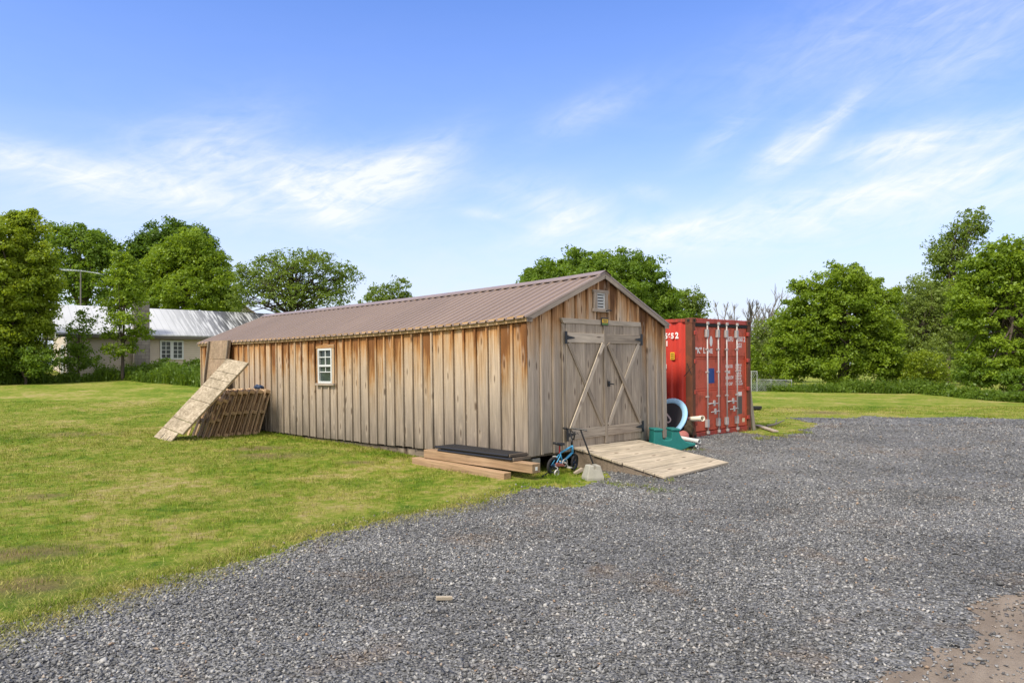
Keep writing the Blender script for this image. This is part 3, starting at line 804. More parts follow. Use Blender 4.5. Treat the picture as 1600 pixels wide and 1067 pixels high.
b.wx = [.45] * len(b.v); b.build('trim', M_SIDE, wino, deform=sag, bevel=.003)
MB().b2((-.095, y0 - .10, z0 - .05), (-.024, y1 + .10, z0 - .002)).build('sill', M_GREY, wino, deform=sag, bevel=.004)
# double doors
DZ0, DZ1 = .055, 2.235
lint = MB(); lint.prism([(.80, 2.325), (3.17, 2.325), (3.20, 2.235), (.86, 2.235)], lambda a, c, d: Vector((a, -.085 + d, c)), .055); lint.build('door_lintel', M_BRACE, shed, bevel=.004)
for x in (.885, 3.195): MB().b2((x - .04, -.062, 0), (x + .04, -.03, 2.232)).build('door_jamb', M_DOOR, shed, bevel=.004)
for side, (xa, xb) in enumerate(((.93, 2.00), (2.03, 3.15))):
    d = MB(); n = 4
    for i in range(n):
        u0, u1 = xa + (xb - xa) * i / n, xa + (xb - xa) * (i + 1) / n; d.b2((u0 + .002, -.066 - rng.uniform(0, .004), DZ0), (u1 - .002, -.03, DZ1))
    do = d.build('door', M_DOOR, shed, bevel=.002)
    r_ = MB(); r_.b2((xa + .01, -.095, 1.90), (xb - .01, -.0715, 2.07)); r_.b2((xa + .01, -.095, .20), (xb - .01, -.0715, .375)); r_.each('rail', M_BRACE if side == 0 else M_DOOR, do, bevel=.003)
    for q, (p0, p1) in enumerate((((xa + .06, 1.89), (xb - .06, .385)), ((xb - .06, 1.89), (xa + .06, .385)))):
        br = MB(); dep = -.082 if q == 0 else -.093; top = (q == 1) == (side == 0)
        y_ = -.106 if top else -.0825
        br.beam((p0[0], y_, p0[1]), (p1[0], y_, p1[1]), .022, .085, 1, up=(1, 0, 0) if False else (0, 0, 1)); br.build('brace', M_BRACE if q == 1 else M_DOOR, do, bevel=.003)
    hx = xa if side == 0 else xb; sg = 1 if side == 0 else -1
    for hz_ in (1.985, .29):
        h_ = MB(); h_.b2((hx - .06 * (1 if sg > 0 else -.0) - (.0 if sg > 0 else .0), -.104, hz_ - .11), (hx + (.0 if sg > 0 else .06), -.0965, hz_ + .11))
        h_.prism([(hx + sg * .0, hz_ - .035), (hx + sg * .17, hz_ - .012), (hx + sg * .21, hz_), (hx + sg * .17, hz_ + .012), (hx, hz_ + .035)], lambda a, c, e: Vector((a, -.107 + e, c)), .009)
        h_.build('hinge', M_BLACK, do)
MB().b2((1.975, -.098, .06), (2.055, -.0725, 2.225)).build('astragal', M_DOOR, shed, bevel=.003)
b = MB(); b.b2((2.07, -.112, 1.10), (2.13, -.0725, 1.20)); b.tube([(2.10, -.112, 1.15), (2.10, -.15, 1.15), (2.18, -.15, 1.14)], .012); b.build('latch', M_BLACK, shed)
# gable vent
vx0, vx1, vz0, vz1 = 1.80, 2.09, 2.535, 2.825
b = MB()
for a in ((vx0 - .06, vz0, vx0 + .03, vz1), (vx1 - .03, vz0, vx1 + .06, vz1), (vx0 - .08, vz1, vx1 + .08, vz1 + .055), (vx0 - .09, vz0 - .06, vx1 + .09, vz0)): b.b2((a[0], -.075, a[1]), (a[2], -.0275, a[3]))
ve = b.build('vent', M_GREY, shed, bevel=.003)
b = MB()
for i in range(6):
    z = vz0 + .012 + i * .0535; b.box((1.945, -.05, z), (.235, .010, .034), Matrix.Rotation(R(20), 3, 'X'))
b.b2((vx0 + .028, -.062, vz0), (vx0 + .048, -.03, vz1)); b.b2((vx1 - .048, -.062, vz0), (vx1 - .028, -.03, vz1)); b.build('louvre', M_WHITE, ve)
MB().b2((vx0 + .04, -.033, vz0), (vx1 - .04, -.029, vz1)).build('screen', M_DARK, ve)
b = MB(); b.b2((2.07, -.065, 2.475), (2.10, -.03, 2.53)); b.tube([(2.085, -.06, 2.50), (2.085, -.13, 2.51), (2.14, -.15, 2.505)], .013); b.build('hook', M_BLACK, shed)
# little sign on the lintel (a thing of its own)
sg = thing('door_sign', 'small black and yellow sign fixed on the lintel above the shed doors', 'sign', shed.matrix_world @ Vector((2.0, -.087, 2.225)), axes(xv, xu))
MB().b2((-.105, -.02, 0), (.105, -.001, .145)).build('sign_panel', M_BLACK, sg, bevel=.004)
MB().b2((-.085, -.024, .05), (.085, -.0215, .118)).build('sign_face', M_YEL, sg)
MB().b2((-.085, -.024, .012), (.085, -.0215, .042)).build('sign_band', M_GREEN, sg)
b = MB()
for z, x0, x1 in ((.097, -.065, .065), (.075, -.05, .05)): b.b2((x0, -.026, z - .006), (x1, -.0245, z + .006))
b.build('sign_lines', M_BLACK, sg)

# ------------------------------------------------------------------ plank ramp in front of the doors
ramp = thing('plank_ramp', 'low pale plank ramp leading up to the shed double doors', 'ramp')
TL, TR, BR_, BL = sp(1.10, -.06, .165), sp(3.08, -.06, .15), sp(3.08, -1.97, -.115), sp(1.12, -1.93, -.165)
n = 9; b = MB()
for i in range(n):
    t0, t1 = i / n + .003, (i + 1) / n - .003; j0, j1 = rng.uniform(-.02, .02), rng.uniform(-.02, .02)
    ex = (TR - TL).normalized()
    q = [TL.lerp(BL, t0) + ex * j0, TR.lerp(BR_, t0) + ex * j1, TR.lerp(BR_, t1) + ex * j1, TL.lerp(BL, t1) + ex * j0]
    lift = Vector((0, 0, rng.uniform(0, .005))); o = rng.random() * 50
    vs = [p + lift for p in q] + [p + lift - Vector((0, 0, .036)) for p in q]; wd_ = (q[0] - q[3]).length
    gr = [(0 + o, 0 + o, 0), (2 + o, o, 0), (2 + o, o + wd_, 0), (o, o + wd_, 0)]; gr += [(a, c, .04) for a, c, e in gr]
    b._add(vs, [(0, 1, 2, 3), (7, 6, 5, 4), (0, 4, 5, 1), (1, 5, 6, 2), (2, 6, 7, 3), (3, 7, 4, 0)], gr)
b.build('deck', M_RAMP, ramp, bevel=.004)
for t, nm in ((.03, 'stringer'), (.5, 'stringer'), (.97, 'stringer')):
    a, c = TL.lerp(TR, t), BL.lerp(BR_, t); dn = Vector((0, 0, 1)); ex = (TR - TL).normalized() * .022
    a = a - dn * .04; c = c - dn * .04; lo_a = Vector((a.x, a.y, gz(a.x, a.y) - .02)); lo_c = Vector((c.x, c.y, c.z - .02))
    MB()._add([a - ex, c - ex, lo_c - ex, lo_a - ex, a + ex, c + ex, lo_c + ex, lo_a + ex], [(0, 1, 2, 3), (4, 7, 6, 5), (0, 4, 5, 1), (1, 5, 6, 2), (2, 6, 7, 3), (3, 7, 4, 0)]).build(nm, M_SKID, ramp)

# ------------------------------------------------------------------ red shipping container
CV = Vector((.736, .677, .012)).normalized(); CU = Vector((-.677, .736, 0)).normalized()
cont = thing('shipping_container', 'rusty red shipping container with closed doors standing beside the shed', 'shipping container', (3.86, 15.46, .02), axes(CV, CU))
CW, CL, CH = 2.438, 6.06, 2.591


def corrugated(name, p0, dirn, out, length, z0, z1):
    b = MB(); vs = []; pts = []; s_ = 0; wave = [(0, 0), (.07, 0), (.105, .036), (.175, .036), (.21, 0)]
    while s_ < length:
        for a, h_ in wave[:-1]:
            if s_ + a < length: pts.append((s_ + a, h_))
        s_ += .278
    pts.append((length, 0)); p0, dirn, out = Vector(p0), Vector(dirn), Vector(out)
    for z in (z0, z1):
        for a, h_ in pts: vs.append(p0 + dirn * a + out * (h_ - .036) + Vector((0, 0, z)))
    m = len(pts); b._add(vs, [(i, i + 1, m + i + 1, m + i) for i in range(m - 1)]); return b.build(name, M_CSIDE, cont)


sidep = corrugated('side_panel', (.01, .17, 0), (0, 1, 0), (-1, 0, 0), CL - .34, .14, CH - .09)
corrugated('side_panel', (CW - .01, .17, 0), (0, 1, 0), (1, 0, 0), CL - .34, .14, CH - .09)
corrugated('rear_panel', (.12, CL - .01, 0), (1, 0, 0), (0, 1, 0), CW - .24, .14, CH - .09)
MB().b2((.06, .1, CH - .05), (CW - .06, CL - .1, CH - .02)).build('roof_panel', M_CFRAME, cont)
for x in (0, CW - .13):
    for y in (0, CL - .17): MB().b2((x, y, .119), (x + .13, y + .17, CH - .12)).build('corner_post', M_CPOST, cont, bevel=.008)
b = MB()
for x in (0, CW - .07): b.b2((x + (.004 if x else 0), .18, CH - .085), (x + .066, CL - .18, CH - .01)); b.b2((x + .004, .18, .0), (x + .062, CL - .18, .15))
b.b2((.18, .0, CH - .105), (CW - .18, .12, CH - .004)); b.b2((.165, .008, .004), (CW - .165, .12, .125)); b.b2((.18, CL - .12, CH - .11), (CW - .18, CL, CH - .002)); b.b2((.18, CL - .12, .004), (CW - .18, CL, .14))
b.each('rail', M_CFRAME, cont, bevel=.006)
b = MB(); b.b2((.135, .006, 2.415), (CW - .135, .10, 2.482)); b.build('door_gap', M_DARK, cont)
for x in (0, CW - .162):
    for z in (0, CH - .118):
        b = MB(); b.b2((x - .003, -.004, z - .002), (x + .165, .176, z + .12)); cc = b.build('corner_casting', M_CPOST, cont, bevel=.008)
        h_ = MB(); h_.b2((x + .05, -.007, z + .032), (x + .112, .0, z + .09)); h_.b2((x - .006 if x == 0 else x + .16, .055, z + .03), (x + .0 if x == 0 else x + .168, .12, z + .09)); h_.each('slot', M_DARK, cc)


def text_mesh(txt, h, mat, parent, M, bold=.0, wide=1.0, name='lettering'):
    cu = bpy.data.curves.new('t', 'FONT'); cu.body = txt; cu.size = h * 1.42; cu.offset = bold * h * 2.2; cu.extrude = .0008; cu.space_character = 1.05
    o = bpy.data.objects.new('t', cu); C.objects.link(o); bpy.context.view_layer.update()
    me = bpy.data.meshes.new_from_object(o.evaluated_get(bpy.context.evaluated_depsgraph_get())); bpy.data.objects.remove(o); bpy.data.curves.remove(cu)
    me.transform(M @ Matrix.Diagonal((wide, 1, 1, 1))); me.materials.clear(); me.materials.append(mat); me.name = name
    r_ = bpy.data.objects.new(name, me); C.objects.link(r_); r_.parent = parent; return r_


def front(x, z, y=-.0): return Matrix.Translation((x, y, z)) @ Matrix.Rotation(R(90), 4, 'X')


DOORY = .045
for side, (xa, xb) in enumerate(((.135, 1.165), (1.185, CW - .135))):
    d = MB(); secs = [(.14, 1.00, 0.0), (1.06, 1.70, .022), (1.76, 2.41, 0.0)]
    d.b2((xa, DOORY + .03, .13), (xb, DOORY + .06, 2.415))
    for z0_, z1_, rec in secs: d.b2((xa + .045, DOORY + rec - .004, z0_), (xb - .04, DOORY + .0295, z1_))
    d.b2((xa, DOORY - .01, .13), (xa + .042, DOORY + .029, 2.415)); d.b2((xb - .037, DOORY - .01, .13), (xb, DOORY + .029, 2.415))
    for z in (1.03, 1.73): d.b2((xa + .043, DOORY + .0145, z - .022), (xb - .038, DOORY + .0292, z + .022))
    do = d.build('door', M_CDOOR, cont, bevel=.007)
    gk = MB(); gk.b2((xb - .0005 if side == 0 else xa - .02, DOORY - .004, .13), (xb + .0195 if side == 0 else xa - .0005, DOORY + .02, 2.415))
    if side == 0: gk.build('gasket', M_DARK, do)
    hx = xa - .012 if side == 0 else xb + .012
    h_ = MB()
    for z in (.33, 1.0, 1.66, 2.27): h_.b2((hx - .05, DOORY - .062, z - .045), (hx + .05, DOORY - .012, z + .045))
    h_.each('hinge', M_CFRAME, do, bevel=.01)
    for rx, hz1 in (((.585, .72), (1.025, .54)) if side == 0 else ((1.375, .735), (1.815, .56))):
        rod = MB(); rod.tube([(rx, DOORY - .05, .06), (rx, DOORY - .05, 2.52)], .0165, 10)
        ro = rod.build('locking_bar', M_SILVER, do, smooth=True)
        br = MB()
        for z, hh in ((2.27, .085), (.30, .085)): br.b2((rx - .055, DOORY - .075, z - hh), (rx + .03, DOORY - .007, z + hh))
        for z in (2.49, .10): br.b2((rx - .028, DOORY - .085, z - .03), (rx + .028, DOORY - .03, z + .03))
        for z in (.88, 1.42, 1.92): br.b2((rx - .03, DOORY - .072, z - .016), (rx + .03, DOORY - .0105, z + .016))
        br.each('bracket', M_SILVER, ro, bevel=.003)
        hd = MB(); sgn = 1 if rx in (.585, 1.375) else -1
        hd.tube([(rx, DOORY - .06, hz1), (rx + sgn * .08, DOORY - .085, hz1 + .012), (rx + sgn * .36, DOORY - .085, hz1)], [.02, .015, .012], 8)
        hd.b2((rx + sgn * .2 - .03, DOORY - .10, hz1 - .05), (rx + sgn * .2 + .03, DOORY - .072, hz1 + .075)); hd.build('handle', M_SILVER, ro, bevel=.003)
    yf = DOORY - .0055
    if side == 0:
        text_mesh('"K" L', .12, M_LETTER, do, front(.185, 1.835, yf), .02, 1.02); text_mesh('INE', .10, M_LETTER, do, front(.635, 1.835, yf), .02, 1.0)
        ov = MB(); ov.prism([(.80 + .058 * math.cos(t * .2618), 2.10 + .115 * math.sin(t * .2618)) for t in range(24)], lambda a, c, e: Vector((a, yf - .001 + e, c)), .002); ov.build('oval_mark', M_LETTER, do)
        MB().b2((.69, DOORY + .0155, 1.17), (.96, DOORY + .0175, 1.50)).build('blue_placard', plain('blue_placard', (.008, .05, .24), .4), do)
    else:
        text_mesh('KKFU', .105, M_LETTER, do, front(1.43, 2.105, yf), .02, .78); text_mesh('155565', .105, M_LETTER, do, front(1.855, 2.105, yf), .02, .62)
        text_mesh('2', .115, M_LETTER, do, front(2.19, 2.10, yf), .02, .8); text_mesh('22G1', .10, M_LETTER, do, front(1.855, 1.965, yf), .02, .78)
        y2 = DOORY + .0165
        for z, t in ((1.50, 'MAX GR'), (1.37, 'TARE'), (1.24, 'MAX CW'), (1.10, 'CU CAP')): text_mesh(t, .07, M_LETTER, do, front(1.43, z, y2), .02, .78 if len(t) > 4 else .8)
        for i, t in enumerate(('24000 KG', '52910 LB', ' 2250 KG', ' 4960 LB', '21750 KG', '47950 LB', '33.1 CU.M', '1170 CU.FT')): text_mesh(t, .045, M_LETTER, do, front(1.86, 1.535 - i * .063, y2), .02, .95)
        MB().b2((1.88, yf - .001, .845), (2.09, yf + .001, .935)).build('white_placard', M_LETTER, do); MB().b2((1.87, yf - .001, .42), (2.10, yf + .001, .83)).build('grey_placard', plain('grey_placard', (.10, .085, .07), .5), do)
        MB().b2((2.10, yf - .001, .225), (2.22, yf + .001, .315)).build('cream_placard', plain('cream_placard', (.75, .62, .42), .5), do)
# lettering on the long side: reads towards the front
def sidew(y, z): return Matrix.Translation((.008, y, z)) @ Matrix.Rotation(R(-90), 4, 'Z') @ Matrix.Rotation(R(90), 4, 'X')
text_mesh('KKFU 155565', .115, M_LETTER, sidep, sidew(1.40, 2.165), .025, .95); text_mesh('2', .125, M_LETTER, sidep, sidew(.43, 2.165), .03, .9); text_mesh('22G1', .11, M_LETTER, sidep, sidew(.94, 2.0), .025, .9)
MB().b2((.004, .45, 1.70), (.0065, .56, 1.86)).build('yellow_sticker', M_YEL, sidep)
b = MB()
for i in range(3): b.b2((.0015, .465, 1.72 + .045 * i), (.0035, .545, 1.738 + .045 * i))
b.build('sticker_print', M_BLACK, sidep)
b = MB(); b.b2((.004, .66, 1.50), (.006, .685, 1.60)); b.b2((.004, .76, 1.50), (.006, .785, 1.60)); b.each('paint_mark', M_LETTER, sidep)
b = MB(); b.tube([(-.004, .20, 1.34), (.008, -.006, 1.56)], .008, 6); b.tube([(-.006, .13, 1.62), (-.004, .02, 1.38)], .007, 6); b.each('tie_rod', M_BLACK, cont)

# ------------------------------------------------------------------ things between the shed and the container
tn = (Vector((-SV.x, -SV.y, 0)) * math.cos(R(28)) + Vector((0, 0, 1)) * math.sin(R(28))).normalized(); tc = sp(4.72, .32, .47)
tr = thing('mini_trampoline', 'round mini trampoline with pale blue padded rim leaning on the container', 'trampoline', tc, axes(Vector((SU.x, SU.y, 0)), tn.cross(Vector((SU.x, SU.y, 0)))))
MB().tube([(0, 0, -.012), (0, 0, .012)], .37, 36).build('mat', M_MAT, tr)
MB().ring((0, 0, .005), (0, 0, 1), .40, .065, 48, 10, .35).build('rim_pad', M_PAD, tr, smooth=True)
b = MB(); b.ring((0, 0, -.03), (0, 0, 1), .44, .014, 40, 6)
for i in range(6): t = i * math.pi / 3; b.tube([(.43 * math.cos(t), .43 * math.sin(t), -.03), (.43 * math.cos(t), .43 * math.sin(t), -.20)], .014, 6)
b.build('frame', M_NAVY, tr)
b = MB()
rz = Matrix.Rotation(R(138), 3, 'Z')
for sx in (-.05, .05): b.box(rz @ Vector((-.09, sx, .0145)) + Vector((0, .03, 0)), (.28, .032, .002), rz)
b.prism([(.05 + .066 * math.cos(t * math.pi / 10 - math.pi / 2), .066 * math.sin(t * math.pi / 10 - math.pi / 2)) for t in range(11)] + [(.05 + .034 * math.cos(math.pi / 2 - t * math.pi / 10), .034 * math.sin(math.pi / 2 - t * math.pi / 10)) for t in range(11)], lambda a, c, e: rz @ Vector((a, c, .0135 + e)) + Vector((0, .03, 0)), .002)
b.build('printed_mark', plain('pale_print', (.55, .46, .46), .6), tr)


def pipe(name, label, p0, p1, r, mat, cat='pipe', group=None):
    p0, p1 = Vector(p0), Vector(p1); d = (p1 - p0); L_ = d.length; o = thing(name, label, cat, p0, d.to_track_quat('Z', 'Y').to_matrix(), group)
    b = MB(); n = 18; vs = []; fs = []
    for z, q in ((0, r), (L_ - .09, r), (L_ - .088, r * 1.12), (L_, r * 1.12), (L_, r * .9), (.0, r * .86)):
        for k_ in range(n): t = 2 * math.pi * k_ / n; vs.append((q * math.cos(t), q * math.sin(t), z))
    for i in range(5):
        for k_ in range(n): fs.append((i * n + k_, i * n + (k_ + 1) % n, (i + 1) * n + (k_ + 1) % n, (i + 1) * n + k_))
    b._add(vs, fs); b.build('pipe_wall', mat, o, smooth=True).modifiers.new('edge', 'EDGE_SPLIT'); return o


pipe('plastic_pipe', 'thick cream plastic pipe jutting out beside the trampoline rim', at(1060, 656, 15.9), at(1098, 653.5, 15.15), .055, M_CREAMP)
q0, q1 = at(1046, 681, 15.2), at(1093, 683.5, 14.5)
pipe('plastic_pipe', 'long white plastic pipe lying behind the teal rocker, upper of the pair', (q0.x, q0.y, gz(q0.x, q0.y) + .095), (q1.x, q1.y, gz(q1.x, q1.y) + .085), .042, M_WHITE)
q0, q1 = at(1040, 685, 14.9), at(1090, 690, 14.2)
pipe('plastic_pipe', 'white plastic pipe on the gravel, lower of the pair behind the teal rocker', (q0.x, q0.y, gz(q0.x, q0.y) + .04), (q1.x, q1.y, gz(q1.x, q1.y) + .035), .03, M_WHITE)


def lump(name, label, cat, c, size, mat, seed=1, fold=.18):
    bm = bmesh.new(); bmesh.ops.create_icosphere(bm, subdivisions=4, radius=1); r_ = random.Random(seed); ph = [r_.uniform(0, 6) for _ in range(8)]
    for v in bm.verts:
        p = v.co; k_ = 1 + fold * (.5 * math.sin(4 * p.x + ph[0]) * math.sin(5 * p.y + ph[1]) + .35 * math.sin(9 * p.z + 6 * p.x + ph[2]) + .25 * math.sin(13 * p.y + ph[3] + 5 * p.z))
        v.co = Vector((p.x * size[0], p.y * size[1], max(p.z, -.55) * size[2])) * k_
    me = bpy.data.meshes.new(name); bm.to_mesh(me); bm.free(); me.materials.append(mat); me.polygons.foreach_set('use_smooth', [True] * len(me.polygons))
    o = bpy.data.objects.new(name, me); C.objects.link(o); o.location = c; return tag(o, label, cat)


c = at(1074, 667, 15.35); lump('cloth_bundle', 'dark brown bundled cover heaped at the foot of the container corner post', 'bundle', (c.x, c.y, gz(c.x, c.y) + .20), (.13, .16, .21), M_BROWN, 3)
c = at(1067, 675, 15.1); lump('toy_ball', 'dull red rounded toy low on the ground below the trampoline rim', 'toy', (c.x, c.y, gz(c.x, c.y) + .09), (.13, .10, .12), M_PINK, 5, .06)
c = at(1072, 645, 15.5)
b = MB(); b.tube([(0, 0, -.5), (0, 0, .10), (.05, .01, .2)], [.035, .035, .03], 8)
o = b.build('toy_stick', M_RED, bevel=.004); o.location = (c.x, c.y, c.z - .07); o.rotation_euler = (R(8), R(-24), 0); tag(o, 'red tipped stick standing between the trampoline and the container', 'toy')

# teal rocker toy
rk = thing('seesaw_rocker', 'teal green moulded plastic seesaw rocker at the shed corner', 'toy', (at(1016, 700, 14.15).x, 14.15, gz(3.0, 14.1) - .01), R(6))
prof = [(.06, 0), (.50, 0), (.62, .03), (.74, .085), (.86, .105), (.865, .155), (.74, .165), (.66, .195), (.595, .25), (.55, .33), (.525, .40), (.525, .43), (.385, .43), (.38, .38), (.375, .245), (.335, .225), (.24, .225), (.205, .245), (.195, .38), (.19, .425), (.035, .425), (.03, .38), (.02, .20), (.01, .10)]
b = MB(); b.prism(prof, lambda a, c, e: Vector((a, e - .16, c)), .32); b.build('body', M_TEAL, rk, bevel=.018, bseg=2)
for xa, xb in ((.022, .205), (.37, .54)): MB().b2((xa, -.18, .40), (xb, .18, .445)).build('backrest_cap', M_TEAL, rk, bevel=.015, bseg=2)

# light plank leaning on the far side of the container
p0 = cont.matrix_world @ Vector((CW + .22, .05, 0)); p1 = cont.matrix_world @ Vector((CW + .03, .10, 1.25))
p0.z = gz(p0.x, p0.y) - .01
b = MB(); b.beam((0, 0, 0), p1 - p0, .14, .03, 1, up=CU); o = b.build('plank', M_RAMP, bevel=.004); o.location = p0; tag(o, 'pale plank leaning against the right side of the red container', 'plank')
x, y, z = gp(1183, 667); x2, y2, z2 = gp(1212, 676)
b = MB(); b.beam((0, 0, .045), (x2 - x, y2 - y, .035), .13, .035, 1); o = b.build('board', M_GREY, bevel=.004); o.location = (x, y, gz(x, y)); tag(o, 'grey board lying in the grass right of the container', 'board')
x, y, z = gp(1177, 641); x2, y2, z2 = gp(1190, 641)
b = MB(); b.beam((0, 0, .10), (x2 - x, y2 - y, .10), .12, .10, 1); b.beam((.02, .1, .02), (x2 - x, y2 - y + .1, .02), .05, .10, 1); o = b.build('timber_offcut', M_BLACK, bevel=.006); o.location = (x, y, gz(x, y)); tag(o, 'short black timber offcut on the lawn behind the container', 'timber')
x, y, z = gp(1198, 667)
b = MB(); b.tube([(0, 0, .03), (.25, .1, .06), (.5, .15, .16)], [.03, .025, .012], 7); b.tube([(.25, .1, .06), (.34, .22, .18)], [.018, .008], 6); o = b.build('branch', M_BARKG); o.location = (x, y, z); tag(o, 'dry forked branch lying in the grass near the container', 'branch')

# ------------------------------------------------------------------ timbers and black panels by the near shed corner
def timber(label, pa, pb, w_, h_, lift, mat=M_BEAM):
    pa, pb = Vector(pa), Vector(pb); b = MB(); b.beam((0, 0, h_ / 2), pb - pa + Vector((0, 0, h_ / 2)), w_, h_, 1)
    o = b.build('timber_beam', mat, bevel=.006); o.location = pa + Vector((0, 0, lift)); tag(o, label, 'timber', 'new timbers by the shed corner'); return o


a_, b_ = sp(-.52, 2.35), sp(-.60, -.12)
timber('lower new reddish timber lying on the grass along the shed wall', (a_.x, a_.y, -.225), (b_.x, b_.y, -.245), .16, .145, 0)
a_, b_ = sp(-.42, 2.12), sp(-.36, -.52)
timber('upper new reddish timber with a white mark on its end, under the black panels', (a_.x, a_.y, -.075), (b_.x, b_.y, -.09), .19, .15, 0)
e0 = sp(-.36, -.523, -.02); b = MB(); b.box((0, 0, 0), (.05, .004, .055)); o = b.build('paper_tag', M_LETTER); o.location = e0; o.rotation_euler = (0, 0, math.atan2(SV.y, SV.x)); tag(o, 'small white tag stapled to the end of the upper timber', 'tag')
for i, (lb, dz, du) in enumerate((('lower of two black ridged panels stacked on the upper timber', .082, -.04), ('top black ridged panel of the stack on the timbers', .135, .04))):
    o = thing('ridged_panel', lb, 'panel', sp(-.27, .86 + du, dz - .008), math.atan2(SU.y, SU.x), 'black panels on the timbers')
    b = MB(); b.b2((-.92, -.20, 0), (.92, .20, .036)); b.build('slab', M_BLACK, o, bevel=.006)
    b = MB()
    for k_ in range(12): b.b2((-.88, -.185 + k_ * .0325, .0365), (.88, -.168 + k_ * .0325, .043))
    b.build('ridge', M_RUBBER, o)
    MB().tube([(-.925, .205, .018), (.925, .205, .018)], .024, 8).build('edge_tube', M_BLACK, o)
    MB().b2((-.952, -.20, .0), (-.9215, .20, .045)).build('end_cap', M_SKID, o)
x, y = sp(.12, -.02).xy
b = MB(); b.b2((-.1, -.1, 0), (.1, .1, .27)); o = b.build('support_block', M_CONC, bevel=.012); o.location = (x - .02, y + .15, gz(x, y) - .03); o.rotation_euler = (0, 0, R(45)); tag(o, 'grey block under the near corner of the shed', 'block')

# concrete pier block
x, y, z = gp(928, 751); pb = thing('pier_block', 'weathered concrete deck pier block with a slot on top, beside the ramp', 'block', (x, y + .14, float(gz(x, y + .14)) - .01), R(14))
b = MB(); lo, hi, hh = .142, .095, .24; vs = []
for k_, zz in ((lo, 0), (lo, .05), (hi * 1.12, hh * .78), (hi, hh)): vs += [(-k_, -k_, zz), (k_, -k_, zz), (k_, k_, zz), (-k_, k_, zz)]
fs = [(3, 2, 1, 0)]
for i in range(3):
    for k_ in range(4): fs.append((4 * i + k_, 4 * i + (k_ + 1) % 4, 4 * i + 4 + (k_ + 1) % 4, 4 * i + 4 + k_))
fs.append((12, 13, 14, 15)); b._add(vs, fs)
pbo = b.build('body', M_CONC, pb, bevel=.012, bseg=2)
cut = MB().b2((-.022, -.3, hh - .055), (.022, .3, hh + .1)).build('slot_cutter', M_CONC, pb)
dg = bpy.context.evaluated_depsgraph_get(); md = pbo.modifiers.new('slot', 'BOOLEAN'); md.object = cut; md.solver = 'EXACT'
bpy.context.view_layer.update(); me = bpy.data.meshes.new_from_object(pbo.evaluated_get(bpy.context.evaluated_depsgraph_get())); pbo.modifiers.clear(); pbo.data = me; bpy.data.objects.remove(cut)

# ------------------------------------------------------------------ child's bicycle against the gable
bk = thing('kids_bicycle', 'small sky blue child bicycle with black handlebar parked at the shed gable', 'bicycle', sp(.24, -.33), axes(Vector((SV.x, SV.y, 0)), Vector((SU.x, SU.y, .10))))
def wheel(x, y_, turn=0.0):
    ax = Vector((math.sin(turn), math.cos(turn), 0)); c = Vector((x, 0, .150))
    o = MB().ring(c, ax, .128, .022, 32, 8).build('wheel', M_RUBBER, bk, smooth=True)
    MB().ring(c, ax, .104, .008, 32, 6).build('rim', M_NAVY, o, smooth=True)
    s_ = MB(); e = ax.orthogonal().normalized(); f_ = ax.cross(e)
    for i in range(14): t = i * math.pi / 7; s_.tube([c + ax * (.012 if i % 2 else -.012), c + (e * math.cos(t) + f_ * math.sin(t)) * .104], .0022, 4)
    s_.tube([c - ax * .045, c + ax * .045], .014, 8); s_.build('spokes', M_NAVY, o); return o


wheel(0, 0); wheel(.545, 0, -.32)
head0, head1, bb, seat = Vector((.445, 0, .44)), Vector((.475, 0, .33)), Vector((.23, 0, .19)), Vector((.135, 0, .37))
b = MB(); b.tube([head0, seat + Vector((.02, 0, -.02))], .017, 8); b.tube([head1, bb], .019, 8); b.tube([seat, bb], .015, 8); b.tube([head0 + Vector((-.004, 0, .02)), head1 + Vector((.006, 0, -.02))], .02, 8)
for s_ in (-.04, .04): b.tube([seat + Vector((.01, s_ * .5, -.05)), (0, s_, .15)], .009, 6); b.tube([bb, (0, s_, .15)], .010, 6)
b.build('frame', M_BLUEFR, bk, smooth=True)
b = MB(); b.tube([head1, (.49, 0, .31)], .02, 8)
for s_ in (-.045, .045): b.tube([(.487, s_, .315), (.50, s_, .28), (.545, s_, .15)], .012, 7)
b.tube([(.487, -.045, .315), (.487, .045, .315)], .014, 6); b.build('fork', M_BLACK, bk)
ca, sa = math.cos(-.55), math.sin(-.55)
hb = lambda x, y_, z: (.42 + x * ca - y_ * sa, x * sa + y_ * ca, z)
b = MB(); b.tube([(.438, 0, .46), (.425, 0, .56)], .018, 8)
b.tube([hb(-.06, -.27, .70), hb(.0, -.14, .71), hb(.02, -.06, .57), hb(.02, .06, .57), hb(.0, .14, .71), hb(-.06, .27, .70)], .012, 7); b.tube([hb(.0, -.13, .69), hb(.0, .13, .69)], .011, 6)
hbo = b.build('handlebar', M_BLACK, bk, smooth=True)
b = MB()
for s_ in (-1, 1): b.tube([hb(-.03, s_ * .20, .705), hb(-.06, s_ * .285, .70)], .019, 8); b.tube([hb(.03, s_ * .16, .70), hb(.03, s_ * .25, .685)], .006, 5)
b.build('grip', M_RUBBER, hbo)
b = MB(); b.prism([(-.13, .03), (-.12, .055), (-.02, .06), (.11, .02), (.125, 0), (.11, -.02), (-.02, -.06), (-.12, -.055), (-.13, -.03)], lambda a, c, e: Vector((.12 + a, c, .475 + e + (.03 if a < -.1 else 0))), .04); b.build('saddle', M_BLACK, bk, bevel=.012, bseg=2)
MB().tube([seat + Vector((0, 0, -.02)), (.125, 0, .48)], .013, 8).build('seat_post', M_RED, bk)
